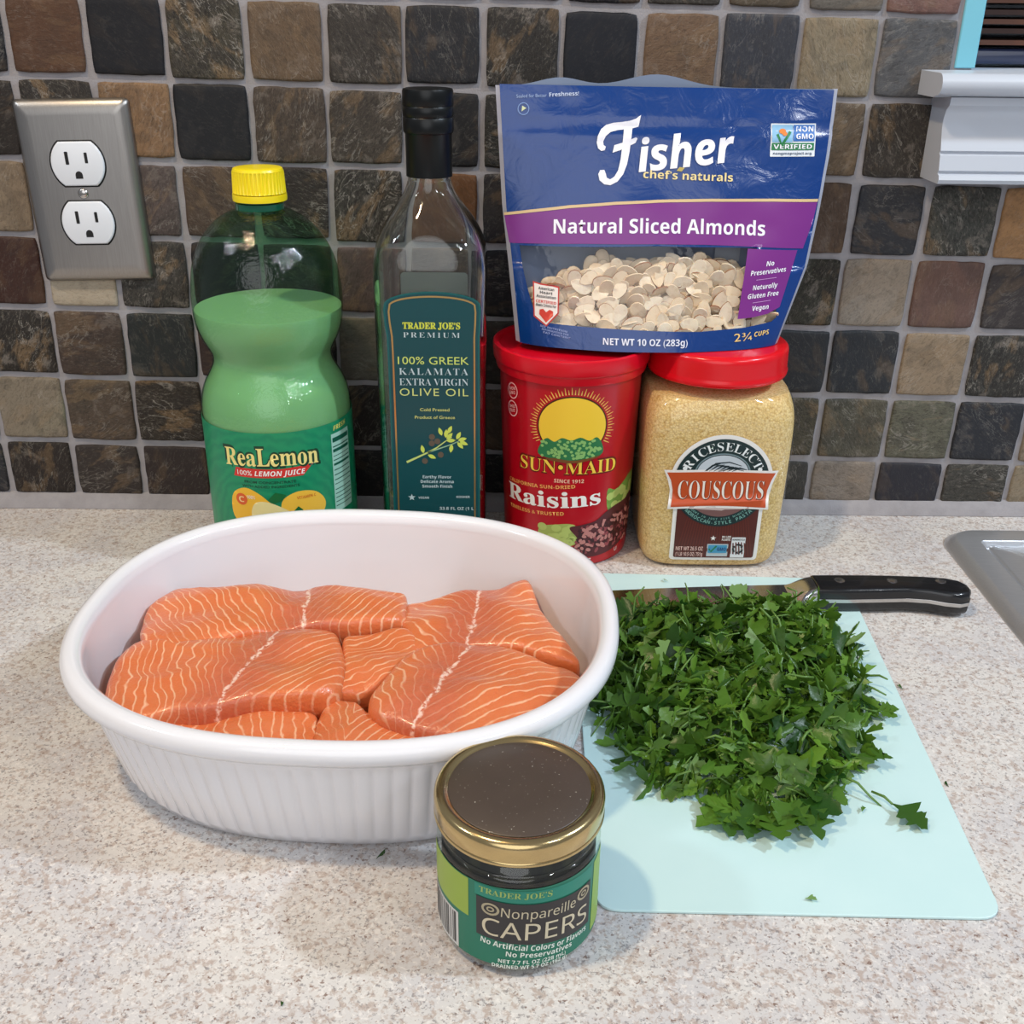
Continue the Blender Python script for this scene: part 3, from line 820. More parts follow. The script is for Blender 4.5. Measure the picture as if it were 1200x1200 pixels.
for i in range(52):
    a = -28 + 236 * i / 51
    L_ = 4.8 if i % 2 == 0 else 3.2
    c, s = cos(radians(a)), sin(radians(a)); q = 1.15 * pi / 180
    p = [(FRX - .5 + (24.6 + e) * cos(radians(a + d)), 104.5 + (22.5 + e) * sin(radians(a + d))) for e, d in ((0, -1.0), (L_, -.35), (L_, .35), (0, 1.0))]
    join(rays, poly(p))
decal('sun_rays', rays, CS, 1, ink((240, 196, 96)), obj_can)
rng = random.Random(3)
grn = bmesh.new()
decal('vine_leaves', poly(smooth_loop([(-23, 84), (-21, 92), (-17, 96), (-12, 94), (-7, 97), (-1, 95.5), (5, 97.5), (11, 95), (16, 97), (20, 92), (20.5, 85), (12, 82), (0, 80.5), (-12, 81.5)], 5)), CS, 3, ink((44, 120, 72)), obj_can)
for i in range(90):
    a, b_ = rng.uniform(-21, 19), rng.uniform(82.5, 95)
    join(grn, poly(ellipse(a, b_, 1.1, 1.0, 9)))
decal('grape_bunches', grn, CS, 4, ink((140, 190, 110)), obj_can)
decal('tray_edge', poly(smooth_loop([(-17, 81), (0, 79.3), (15, 81.8), (19, 84), (12, 82.8), (0, 81.2), (-12, 82.4)], 4)), CS, 5, ink((120, 74, 34)), obj_can)
decal('brand_outline', txt('SUN\u2022MAID', 'serifb', -2.6, 69.9, 72, 10.6, bold=.03, arch=.8), CS, 1, ink((110, 20, 8)), obj_can)
decal('brand_lettering', txt('SUN\u2022MAID', 'serifb', -2.6, 70.4, 69.5, 9.4, bold=-.008, arch=.8), CS, 2, YL, obj_can)
decal('lettering', txt('SINCE 1912', 'sansb', -1.5, 64.6, 20, 2.6), CS, 1, ink((246, 200, 170)), obj_can)
decal('lettering', txt('CALIFORNIA SUN-DRIED', 'sansb', -23.5, 58.6, 53, 2.6, rot=5), CS, 1, ink((240, 176, 96)), obj_can)
decal('lettering', txt('Raisins', 'serifb', -14.5, 45.6, 72, 11.4, bold=.010, rot=3.5), CS, 2, WH, obj_can)
decal('lettering', txt('TIMELESS & TRUSTED', 'sansb', -26.5, 38.4, 45, 2.6, rot=5), CS, 1, ink((240, 176, 96)), obj_can)
decal('grape_picture', poly(smooth_loop([(-22, 24), (-20, 30), (-10, 33), (2, 33.5), (8, 26), (4, 18), (-8, 16), (-20, 16)], 5)), CS, 1, ink((168, 186, 96)), obj_can)
decal('grape_picture', poly(smooth_loop([(27, 44), (27, 57), (34, 55), (42, 58), (52, 62), (60, 60), (60, 36), (44, 34), (32, 36)], 5)), CS, 1, ink((120, 160, 70)), obj_can)
for (x0_, x1_, z0_, z1_, n_) in ((-19, 4, 19, 31, 12), (29, 56, 39, 55, 14)):
    gb_ = bmesh.new()
    for i in range(n_):
        join(gb_, poly(ellipse(rng.uniform(x0_, x1_), rng.uniform(z0_, z1_), 3.4, 2.9, 14)))
    decal('grape_highlights', gb_, CS, 2, ink((186, 204, 112)), obj_can)
decal('raisin_picture', poly(smooth_loop([(0, 31), (8, 33), (18, 35), (26, 40), (34, 43), (46, 44), (58, 45), (60, 16), (44, 12), (28, 8), (12, 8), (3, 14), (6, 22)], 5)), CS, 3, ink((86, 30, 38)), obj_can)
rb, rc, rd = bmesh.new(), bmesh.new(), bmesh.new()
for i in range(210):
    a = rng.uniform(5, 56); t = (a - 5) / 51; b_ = rng.uniform(11 + 3 * t, 29 + 13 * t)
    e = ellipse(0, 0, rng.uniform(1.3, 2.6), rng.uniform(.9, 1.4), 9); an = rng.uniform(0, pi)
    join((rb, rc, rd)[i % 3], poly([(a + x * cos(an) - y * sin(an), b_ + x * sin(an) + y * cos(an)) for x, y in e]))
decal('raisin_print', rb, CS, 4, ink((150, 70, 76)), obj_can)
decal('raisin_print', rc, CS, 5, ink((60, 18, 28)), obj_can)
decal('raisin_print', rd, CS, 6, ink((196, 128, 122)), obj_can)
decal('lettering', txt('NET WT 13 OZ', 'sansb', 4, 3.4, 24, 3), CS, 2, ink((250, 226, 226)), obj_can)
decal('lettering', txt('U', 'sansb', 38, 6, 3, 3), CS, 2, ink((250, 226, 226)), obj_can)
for z_ in (122.5, 110.0):
    decal('seal_ring', band(ellipse(-46.5, z_, 5.0, 5.2, 36), .8, True), CS, 1, ink((244, 190, 190)), obj_can)
    for q, s_ in enumerate(('NON', 'GMO') if z_ > 115 else ('WHOLE', 'FRUIT')):
        decal('lettering', txt(s_, 'sansb', -46.5, z_ + .5 - 3 * q, 6.6, 2.2, rot=12), CS, 1, ink((244, 190, 190)), obj_can)

# ------------------------------------------------------------------ couscous jar
QX, QY = 0.4635, -0.0530
jar = thing('couscous_jar', 'square clear plastic jar of yellow couscous with a red screw lid', 'jar', (QX, QY, 0))
JP = [(0.0400, 0.0004, 4.5), (0.0455, 0.0020, 4.8), (0.0480, 0.007, 5), (0.0490, 0.016, 5.2), (0.0500, 0.05, 5.4), (0.0508, 0.090, 5.4), (0.0508, 0.106, 5.0), (0.0500, 0.114, 4.4), (0.0482, 0.1205, 3.6), (0.0456, 0.1255, 2.8),
      (0.0436, 0.1285, 2.2), (0.0432, 0.1300, 2.0), (0.0432, 0.1360, 2.0)]
j3 = fine3(JP)
def jar_mesh(ins, zmax, cap):
    q = [(r - ins, max(z, ins), e) for r, z, e in j3 if z < zmax]
    return lathe([(r, z) for r, z, e in q], QX, QY, 96, cap, [e for r, z, e in q], ratio=0.93)
obj('jar_body', jar_mesh(0, 1, False), clear_film('clear_jar_plastic', (0.96, 0.97, 0.96), 0.01, 0.05), jar)
k = NT('couscous_grain'); o_ = k.obj()
vo = k.add('ShaderNodeTexVoronoi'); k.link(o_, vo.inputs['Vector']); vo.inputs['Scale'].default_value = 700
na = k.noise(o_, 500, 2)
col = k.mix(k.math('MULTIPLY', vo.outputs['Distance'], 1.1, clamp=True), lin((246, 214, 142)), lin((186, 140, 68)))
sc_ = k.add('ShaderNodeSeparateColor'); k.link(vo.outputs['Color'], sc_.inputs[0])
col = k.mix(k.math('MULTIPLY', sc_.outputs[0], 0.45), col, lin((252, 230, 178)))
k.link(col, k.b.inputs['Base Color']); k.b.inputs['Roughness'].default_value = 0.8
k.bump(k.math('SUBTRACT', 1.0, vo.outputs['Distance']), 0.35, 0.0008)
bm = jar_mesh(0.0009, 0.1235, True)
obj('couscous', bm, k.m, jar, auto=60, kind='stuff')
LID2 = flat('red_screw_lid', (222, 14, 28), 0.22, sss=.05)
obj('lid', lathe([(0.0440, 0.1312), (0.0462, 0.1312), (0.0468, 0.1322), (0.0470, 0.1345), (0.0464, 0.1356), (0.0464, 0.1370), (0.0462, 0.1462), (0.0462, 0.1476), (0.0456, 0.1496), (0.0440, 0.1508), (0.0415, 0.1512), (0.004, 0.1512)], QX, QY, 96, True), LID2, jar, auto=40)
FQ = QY - 0.0508 * 0.93
def jys(u, v, off):
    r = interp([(z, rr) for rr, z, e in JP], v)
    d = (u - QX) / r
    return (u, QY - r * 0.93 * max(1 - abs(d) ** 5.3, 0.2) ** (1 / 5.3) - off - 0.0002, v)
cx0 = 464.6
lab = decal('label', polys([rrect(cx0 - 30.4, cx0 + 29.8, 7.6, 52, 2.5)]), jys, 1, ink((238, 236, 232)), jar, 6, 6)
decal('label_arch', poly(ellipse(cx0, 66.5, 34.2, 34.2, 72)), jys, 2, ink((238, 236, 232)), lab, 6, 6)
decal('label_field', poly(rrect(cx0 - 27.8, cx0 + 27.2, 9.6, 52, 1.5)), jys, 3, ink((84, 34, 28)), lab, 6, 6)
fld = bmesh.new(); rng = random.Random(11)
for i in range(26):
    x = cx0 - 27 + i * 2.1
    join(fld, poly([(x, 10), (x + 1.0, 10), (x + .8 + (cx0 - x) * .25, 44), (x + .2 + (cx0 - x) * .25, 44)]))
decal('field_rows', fld, jys, 4, ink((98, 40, 32)), lab, 6, 8)
decal('dark_arch', poly(ellipse(cx0, 66.0, 31.8, 31.8, 72)), jys, 5, ink((24, 46, 48)), lab, 6, 6)
decal('landscape', poly(ellipse(cx0, 66.0, 24.4, 24.4, 60, 188, 352)), jys, 6, ink((120, 86, 84)), lab, 6, 6)
decal('landscape_sky', poly([(cx0 - 20, 52), (cx0 + 20, 52), (cx0 + 20, 47.6), (cx0 + 4, 47.0), (cx0 + 2, 46.2), (cx0 - 20, 47.4)]), jys, 7, ink((196, 176, 172)), lab, 6, 6)
decal('arch_centre', poly(ellipse(cx0, 73.0, 17.2, 13.4, 48)), jys, 6, ink((196, 204, 212)), lab, 6, 6)
decal('arch_centre_line', band(ellipse(cx0, 73.0, 18.2, 14.4, 48), .9, True), jys, 6, ink((120, 140, 146)), lab, 6, 6)
plant = bmesh.new()
for i in range(7):
    a = 28 + i * 9
    x0, z0 = cx0 - 10 + i * 3, 75
    join(plant, band([(x0 - 2, z0), (x0 + 3, z0 + 4.2 - .3 * i), (x0 + 8, z0 + 5.4 - .7 * i)], [.3, 1.3, .3]))
join(plant, band([(cx0 - 11, 75.4), (cx0 - 5, 80.6), (cx0 + 4, 81.6), (cx0 + 12, 79.0)], [1.0, 1.0, .8, .4]))
join(plant, band([(cx0 - 3, 74.8), (cx0 + 6, 77.4), (cx0 + 14, 75.4)], [.4, 1.2, .3]))
decal('rice_plant', plant, jys, 7, ink((30, 44, 50)), lab, 6, 6)
decal('lettering', arc_txt('RICESELECT', 'serifb', cx0, 66.0, 23.6, 149, 31, 6.0, bold=-.008, cw=.92), jys, 6, ink((236, 240, 240)), lab, 6)
decal('dot', polys([ellipse(cx0 - 25.0, 76.8, 1.5, 1.5, 14), ellipse(cx0 + 24.6, 76.4, 1.5, 1.5, 14)]), jys, 6, ink((236, 240, 240)), lab, 6)
decal('lettering', arc_txt('MOROCCAN-STYLE PASTA', 'sansb', cx0, 66.0, 30.4, 224, 316, 2.5, inward=True), jys, 6, ink((120, 168, 158)), lab, 6)
decal('lettering', arc_txt('COOKS IN JUST FIVE MINUTES', 'sansb', cx0, 66.0, 27.0, 224, 316, 1.4, inward=True), jys, 6, ink((120, 168, 158)), lab, 6)
def bann(e):
    t = [(cx0 - 36.5 - e + i * (72 + 2 * e) / 12, 73.4 + e * .8 + 1.2 * (1 - ((i - 6) / 6) ** 2)) for i in range(13)]
    bt = [(cx0 + 31.5 + e - i * (64 + 2 * e) / 12, 48.2 - e * .8 + 1.6 * (1 - ((i - 6) / 6) ** 2) * 1.0) for i in range(13)]
    return t + [(cx0 + 33.0 + e, 68), (cx0 + 31.0 + e * .9, 61), (cx0 + 30.8 + e, 54)] + bt + [(cx0 - 32.0 - e, 54), (cx0 - 32.0 - e * .9, 61), (cx0 - 33.6 - e, 68)]
decal('banner_edge', poly(bann(2.0)), jys, 7, ink((238, 234, 230)), lab, 6, 6)
decal('banner', poly(bann(0.0)), jys, 8, ink((192, 78, 36)), lab, 6, 6)
decal('lettering', txt('COUSCOUS', 'serifb', cx0 + .4, 54.6, 57.5, 13.4, bold=-.006), jys, 9, ink((120, 44, 20)), lab, 6)
decal('lettering', txt('COUSCOUS', 'serifb', cx0, 55.0, 57.0, 13.2, bold=-.014), jys, 10, ink((246, 236, 226)), lab, 6)
for q, s_ in enumerate(('NET WT 26.5 OZ', '(1 LB 10.5 OZ) 751g')):
    decal('lettering', txt(s_, 'sansb', cx0 - 17.2, 15.4 - 4.4 * q, 18.5, 3.0), jys, 5, ink((228, 190, 180)), lab, 6)
star = [(cx0 - 1.6 + (2.1 if i % 2 == 0 else .8) * sin(radians(36 * i)), 25.0 + (2.1 if i % 2 == 0 else .8) * cos(radians(36 * i))) for i in range(10)]
decal('star_mark', poly(star), jys, 5, WH, lab, 0)
decal('lettering', txt('80% LESS', 'sansb', cx0 + 7.4, 25.4, 6.0, 1.5), jys, 5, WH, lab, 0)
decal('lettering', txt('PLASTIC', 'sansb', cx0 + 7.4, 23.2, 6.0, 1.5), jys, 5, WH, lab, 0)
decal('verified_panel', poly(rrect(cx0 - 5.2, cx0 + 9.2, 10.8, 20.6, .4)), jys, 5, ink((186, 196, 200)), lab, 0)
decal('verified_field', poly(rrect(cx0 - 4.4, cx0 + 8.4, 13.6, 19.8, .3)), jys, 6, ink((70, 150, 190)), lab, 0)
decal('lettering', txt('GMO', 'sansb', cx0 + 4.8, 15.4, 6.0, 2.6), jys, 7, ink((30, 60, 120)), lab, 0)
decal('check_mark', band([(cx0 - 3.8, 17), (cx0 - 2.4, 14.6), (cx0 + 1.2, 19.2)], 1.2), jys, 7, ink((30, 120, 80)), lab, 0)
decal('recycle_panel', poly(rrect(cx0 + 11.2, cx0 + 20.6, 10.0, 25.8, .4)), jys, 5, ink((226, 228, 230)), lab, 0)
arw = bmesh.new()
for q in range(3):
    a0 = 90 + 120 * q
    join(arw, band(ellipse(cx0 + 15.9, 17.0, 3.2, 3.2, 8, a0 - 40, a0 + 20), 1.3))
    c = radians(a0 - 50)
    join(arw, poly([(cx0 + 15.9 + r * cos(c + d), 17 + r * sin(c + d)) for r, d in ((1.9, 0.0), (4.5, 0.0), (3.2, -.5))]))
decal('recycle_mark', arw, jys, 6, ink((24, 28, 30)), lab, 0)
decal('lettering', txt('HOW2RECYCLE', 'sansb', cx0 + 15.9, 23.4, 8.4, 1.3), jys, 6, ink((40, 44, 46)), lab, 0)

# ------------------------------------------------------------------ bag of sliced almonds
XL = [(.1510, .3275), (.20, .322), (.235, .3177), (.307, .3128)]
XR = [(.1510, .500), (.20, .5165), (.235, .522), (.27, .526), (.307, .528)]
def bag_front(x, z, off):
    t = max(0.0, min(1.0, (z - .151) / (.307 - .151)))
    l, r = interp(XL, z), interp(XR, z)
    s = max(-1.0, min(1.0, (2 * x - l - r) / (r - l)))
    y = -.064 + .034 * t - .024 * (1 - t) ** .8 * (1 - s * s) ** .7
    wr = noise.noise(Vector((x * 26, z * 34, .3))) * 0.0013 * (1 - s ** 8) + noise.noise(Vector((x * 70, z * 95, 4.3))) * 0.0006 * max(0.0, t * 1.6 - .3)
    wr += 0.0009 * math.exp(-((z - 0.2835) / 0.0022) ** 2) - 0.0009 * math.exp(-((z - 0.2780) / 0.0022) ** 2)
    return (x, y + wr - off * 2.2, z)
bag = thing('almond_bag', 'blue and purple stand-up bag of sliced almonds resting on two red lids', 'bag', (0.412, -0.055, 0.1516))
k = NT('blue_bag_film'); k.b.inputs['Base Color'].default_value = lin((0, 54, 124)); k.b.inputs['Roughness'].default_value = 0.24; k.b.inputs['Coat Weight'].default_value = 0.4; k.b.inputs['Coat Roughness'].default_value = 0.1
k.bump(k.noise(k.obj(), 60, 3, .6, 1.0), 0.25, 0.003)
BLUE = k.m
def bag_outline(ins):
    zs = [151.6, 165, 180, 200, 220, 235, 250, 270, 290, 306.5]
    lft = [(interp(XL, z / 1000) * 1000 + ins, z) for z in zs]; rgt = [(interp(XR, z / 1000) * 1000 - ins, z) for z in zs]
    lft[-1] = (lft[-1][0], 307.0); rgt[-1] = (rgt[-1][0], 305.6)
    return lft + list(reversed(rgt))
hole = [(329, 212.2), (331, 200), (334, 188), (338.5, 174), (342.5, 168.6), (350, 166.2), (379, 165.4), (412, 164.6), (445, 163.8), (475, 165.2), (493, 167.6), (496.5, 170), (495.6, 177), (486, 200), (480, 213.6), (416, 214.6)]
ol = bag_outline(2.6)
fp = decal('front_panel', poly(ol, hole), bag_front, 2, BLUE, bag, 4, 4)
SEAL = flat('grey_seal_film', (168, 170, 184), 0.3, coat=.3)
zs = [151.6 + i * (306.3 - 151.6) / 40 for i in range(41)]
for XT, sg in ((XL, 1), (XR, -1)):
    bm = bmesh.new()
    a = [bm.verts.new(bag_front(interp(XT, z / 1000), z / 1000, -0.0004)) for z in zs]
    b = [bm.verts.new(bag_front(interp(XT, z / 1000) + sg * 0.0030, z / 1000, 0.0001)) for z in zs]
    for i in range(40):
        f = (a[i], b[i], b[i + 1], a[i + 1]); bm.faces.new(f if sg > 0 else tuple(reversed(f)))
    obj('side_seal', bm, SEAL, bag)
wf = decal('window_film', poly([(p[0] + (1.2 if p[0] > 412 else -1.2), p[1] + (1.2 if p[1] > 190 else -1.2)) for p in hole]), bag_front, 0.6, clear_film('clear_window_film', (0.94, 0.95, 0.97), 0.012, 0.06, bump=(70, .3, .003)), bag, 4, 4)
# back film, a little taller than the front
bm = bmesh.new(); NX, NZ = 40, 26; G = []
for i in range(NX + 1):
    s = i / NX; col_ = []
    for j in range(NZ + 1):
        t = j / NZ; z = .1516 + t * (.3066 - .1516)
        x = interp(XL, z) + s * (interp(XR, z) - interp(XL, z))
        if j == NZ: z += 0.0052 * math.exp(-((s - .19) / .085) ** 2) + 0.0075 * math.exp(-((s - .47) / .12) ** 2) - .0006
        y = -.064 + .034 * t + .0012 + .026 * (1 - t) ** .8 * (1 - (2 * s - 1) ** 2) ** .7
        col_.append(bm.verts.new((x, y, z)))
    G.append(col_)
for i in range(NX):
    for j in range(NZ): bm.faces.new((G[i][j], G[i][j + 1], G[i + 1][j + 1], G[i + 1][j]))
k = NT('pale_blue_back_film'); k.b.inputs['Base Color'].default_value = lin((150, 168, 198)); k.b.inputs['Roughness'].default_value = .35
tl_ = k.add('ShaderNodeBsdfTranslucent'); tl_.inputs[0].default_value = lin((150, 168, 198)); mx = k.add('ShaderNodeMixShader'); mx.inputs[0].default_value = .35
k.link(k.b.outputs[0], mx.inputs[1]); k.link(tl_.outputs[0], mx.inputs[2]); k.link(mx.outputs[0], k.out.inputs[0])
BACKF = k.m
bp = obj('back_panel', bm, BACKF, bag)
# gusset floor
bm = bmesh.new(); rows = []
for i in range(41):
    x = .3279 + i / 40 * (.4996 - .3279)
    f = bag_front(x, .1517, 0); s = 2 * i / 40 - 1
    yb = -.064 + .0012 + .026 * (1 - s * s) ** .7
    rows.append((bm.verts.new((x, f[1] + .0004, .1518)), bm.verts.new((x, yb - .0004, .1518))))
for p, q in zip(rows, rows[1:]): bm.faces.new((p[0], p[1], q[1], q[0]))
obj('bottom_gusset', bm, BLUE, bag)
PURP = ink((122, 46, 132), 0.28)
gt = [(318.9, 230.7), (335, 233.2), (360, 236.7), (390, 239.4), (416, 240.9), (450, 241.8), (490, 241.6), (519.5, 240.9)]
decal('purple_band', poly(gt + [(517, 228), (511.5, 212.0), (480, 214.2), (445, 215.6), (416, 215.9), (370, 215.2), (325, 213.4), (322.4, 213.4)]), bag_front, 3, PURP, fp, 4, 4)
decal('gold_line', band(gt, 1.7), bag_front, 4, ink((214, 186, 140), .3), fp, 4, 4)
decal('purple_panel', poly([(474.2, 213.2), (507.6, 211.2), (503, 194), (498.2, 176.4), (490, 172.8), (480, 171.2), (469.6, 170.6)]), bag_front, 3, PURP, fp, 4, 4)
WT = ink((240, 240, 248), .3)
decal('lettering', txt('Natural Sliced Almonds', 'sansb', 417.8, 220.6, 134.5, 8.4, arch=1.6), bag_front, 4, WT, fp, 3, 4)
# brand script: hand-drawn capital, then the lower-case letters
def fc(px, py):   # drawn on a 220-unit sketch square
    return (373.2 + (px - 134) * 0.1010 * 1.0, 249.0 + (142 - py) * 0.1010 * 1.0 * 4.42 / 4.42)
Fs = bmesh.new()
def fpt(u, v): return (377.0 + (u - 735) * 0.0882, 249.8 + (775 - v) * 0.0905)
top_bar = [fpt(*p) for p in ((1043, 326), (1028, 402), (985, 412), (930, 418), (880, 424), (830, 436), (795, 462), (778, 498), (782, 520), (798, 530), (790, 552), (765, 558), (742, 540), (732, 505), (738, 462), (762, 420), (800, 392), (850, 378), (910, 372), (965, 364), (1008, 350))]
join(Fs, poly(top_bar))
stem = [fpt(*p) for p in ((985, 405), (978, 470), (968, 560), (952, 640), (925, 705), (885, 752), (835, 775), (790, 770), (757, 745), (747, 705), (760, 680), (790, 678), (800, 700), (808, 728), (832, 738), (862, 720), (888, 680), (905, 610), (915, 520), (922, 440), (925, 405))]
join(Fs, poly(stem))
join(Fs, poly([fpt(*p) for p in ((846, 568), (858, 520), (930, 500), (1010, 468), (1022, 476), (1008, 505), (950, 530), (900, 552))]))
decal('brand_capital', Fs, bag_front, 4, WT, fp, 3, 4)
decal('brand_lettering', txt('isher', 'sansbi', 434.0, 261.2, 61.5, 18.0, rot=6.5, bold=.012), bag_front, 4, WT, fp, 3, 4)
decal('lettering', txt('chef\u2019s naturals', 'sansb', 434.6, 253.4, 56.5, 4.6, rot=-1.5), bag_front, 4, ink((232, 212, 150), .3), fp, 4, 4)
decal('leaf_mark', poly([(427.2, 258.6), (429.0, 260.8), (432.2, 260.4), (430.4, 258.2)]), bag_front, 4, ink((190, 170, 90)), fp, 3, 3)
decal('lettering', txt('Sealed for Better', 'plain', 335.6, 299.6, 19, 1.9, rot=2.5), bag_front, 4, ink((150, 172, 210)), fp, 4)
decal('lettering', txt('Freshness!', 'sansb', 356, 300.6, 18.5, 2.3, rot=3.2), bag_front, 4, ink((190, 204, 230)), fp, 4)
decal('seal_mark', band(ellipse(330.6, 293.0, 3.4, 3.4, 28), .5, True), bag_front, 4, ink((120, 150, 200)), fp, 3, 3)
decal('seal_leaf', poly([(329.4, 291.4), (329.8, 294.8), (332.4, 293.4)]), bag_front, 4, ink((206, 214, 170)), fp, 3, 3)
decal('verified_panel', poly(rrect(486.2, 515.2, 267.0, 286.2, .4)), bag_front, 3, ink((228, 234, 240), .3), fp, 4, 4)
decal('verified_sky', poly([(487, 275.4), (500.2, 275.4), (500.2, 285.4), (487, 285.4)]), bag_front, 4, ink((140, 190, 224)), fp, 3, 3)
decal('verified_blue', poly([(500.6, 276), (514.4, 276), (514.4, 285.4), (500.6, 285.4)]), bag_front, 4, ink((60, 116, 190)), fp, 3, 3)
decal('verified_green', poly([(487, 270.8), (514.4, 270.8), (514.4, 275.0), (487, 275.0)]), bag_front, 4, ink((34, 122, 70)), fp, 3, 3)
decal('check_mark', band([(490.2, 280.2), (493.4, 273.8), (498.6, 281.6)], [1.6, 2.2, 1.6]), bag_front, 5, ink((30, 124, 66)), fp, 3, 3)
decal('butterfly_mark', polys([ellipse(493.6, 281.8, 2.2, 1.5, 14), ellipse(495.0, 280.4, 1.6, 1.2, 12)]), bag_front, 6, ink((226, 130, 50)), fp, 3, 3)
decal('lettering', txt('NON', 'sansb', 508, 281.6, 11.2, 3.0), bag_front, 5, WT, fp, 3, 3)
decal('lettering', txt('GMO', 'sansb', 508, 277.4, 11.2, 3.0), bag_front, 5, WT, fp, 3, 3)
decal('lettering', txt('VERIFIED', 'sansb', 500.6, 271.6, 25, 2.6), bag_front, 5, WT, fp, 3, 3)
decal('lettering', txt('nongmoproject.org', 'sansb', 500.6, 268.2, 25, 1.5), bag_front, 4, ink((60, 80, 110)), fp, 3, 3)
for s_, z_, w_ in (('No', 202.6, 5.4), ('Preservatives', 197.8, 24), ('Naturally', 188.6, 17), ('Gluten Free', 183.4, 21), ('Vegan', 175.6, 11)):
    decal('lettering', txt(s_, 'sansbi', 489.6 - (203 - z_) * .17, z_, w_, 2.9, rot=4), bag_front, 4, WT, fp, 4, 4)
for z_ in (194.6, 180.6):
    decal('thin_rule', band([(481.5 - (203 - z_) * .1, z_ - .4), (496 - (203 - z_) * .2, z_ + .6)], .35), bag_front, 4, ink((196, 150, 204)), fp, 3, 3)
decal('lettering', txt('NET WT 10 OZ (283g)', 'sansb', 410.0, 155.7, 54, 4.0), bag_front, 4, ink((226, 230, 244)), fp, 3, 4)
decal('lettering', txt('2\u00be', 'sansbi', 474.0, 157.2, 12, 5.0, rot=3), bag_front, 4, ink((232, 202, 120)), fp, 3, 4)
decal('lettering', txt('CUPS', 'sansbi', 486.8, 159.6, 10.5, 2.9, rot=5), bag_front, 4, ink((232, 202, 120)), fp, 3, 4)
for q, s_ in enumerate(('SEE NUTRITION', 'INFORMATION FOR', 'FAT CONTENT')):
    decal('lettering', txt(s_, 'sansb', 351.5 + q, 162.6 - 1.9 * q, 17.5, 1.2, rot=-8), bag_front, 4, ink((140, 160, 210)), fp, 3, 4)
sh = [(337.8, 191.2), (342, 190.2), (346.4, 189.8), (350.6, 189.6), (354.8, 188.8), (354.6, 172.4), (346.8, 164.0), (338.6, 169.6)]
decal('heart_shield', poly(sh), bag_front, 3, ink((200, 60, 50)), fp, 3, 4)
decal('heart_shield_field', poly([(346.4 + (x - 346.4) * .9, 178.6 + (z - 178.6) * .92) for x, z in sh]), bag_front, 4, ink((240, 234, 228)), fp, 3, 4)
decal('heart_mark', poly([(346.6, 166.6), (342.2, 171.4), (342.4, 174.2), (344.6, 174.8), (346.6, 172.8), (348.8, 174.6), (351.0, 173.6), (351.0, 171.0)]), bag_front, 5, ink((206, 58, 40)), fp, 3, 3)
for s_, z_, w_, c_ in (('American', 186.2, 10, (40, 40, 44)), ('Heart', 183.8, 8, (40, 40, 44)), ('Association', 181.4, 12.5, (40, 40, 44)), ('CERTIFIED', 178.2, 13, (206, 58, 40)), ('Meets Criteria For', 176.0, 13, (40, 40, 44))):
    decal('lettering', txt(s_, 'sansb', 346.4, z_, w_, 1.7, rot=-3), bag_front, 5, ink(c_), fp, 3, 3)
bkp = bmesh.new()
decal('back_print', poly([(458.0, 200), (474.5, 200), (474.5, 214.5), (458.0, 214.5)]), lambda u, v, off: (u, -0.0415 + .0015, v), 1, ink((196, 200, 206)), bp, 0)

# almond slices, each one a thing, piled behind the window
k = NT('sliced_almond'); oi = k.add('ShaderNodeObjectInfo')
nn = k.noise(k.obj(), 240, 3)
c = k.mix(oi.outputs['Random'], lin((246, 230, 202)), lin((232, 206, 168)))
c = k.mix(k.math('MULTIPLY', k.step(nn, .5, .75), .35), c, lin((200, 160, 112)))
k.link(c, k.b.inputs['Base Color']); k.b.inputs['Roughness'].default_value = 0.6
k.b.inputs['Subsurface Weight'].default_value = 0.15; k.b.inputs['Subsurface Radius'].default_value = (.003, .002, .001)
ALM = k.m
SKIN = flat('almond_skin', (150, 98, 62), 0.7)
def almond_mesh(q):
    rng = random.Random(q); bm = bmesh.new()
    L, W = rng.uniform(.0062, .0076), rng.uniform(.0036, .0047)
    n = 14; ben = rng.uniform(-.0012, .0012); top, bot = [], []
    for i in range(n):
        a = 2 * pi * i / n; x = L * cos(a); y = W * sin(a) * (1 - 0.28 * cos(a)) * (1 if cos(a) < .85 else .8)
        zb = ben * (x / L) ** 2
        top.append(bm.verts.new((x * .96, y * .95, zb + .0004))); bot.append(bm.verts.new((x, y, zb - .0004)))
    ct_, cb_ = bm.verts.new((0, 0, .00045)), bm.verts.new((0, 0, -.00045))
    for i in range(n):
        j = (i + 1) % n
        bm.faces.new((ct_, top[i], top[j])); bm.faces.new((cb_, bot[j], bot[i]))
        f = bm.faces.new((bot[i], bot[j], top[j], top[i])); f.material_index = 1 if q % 3 == 0 else 0
    me = bpy.data.meshes.new('almond_slice')
    bm.to_mesh(me); bm.free(); me.materials.append(ALM); me.materials.append(SKIN)
    return me
AM = [almond_mesh(q) for q in range(9)]
def alm_top(x):
    return interp([(.330, .176), (.340, .183), (.352, .190), (.365, .199), (.385, .206), (.41, .203), (.435, .206), (.455, .203), (.475, .198), (.497, .188)], x)
rng = random.Random(21)
from mathutils import Euler
cnt = 0
fill = bmesh.new()
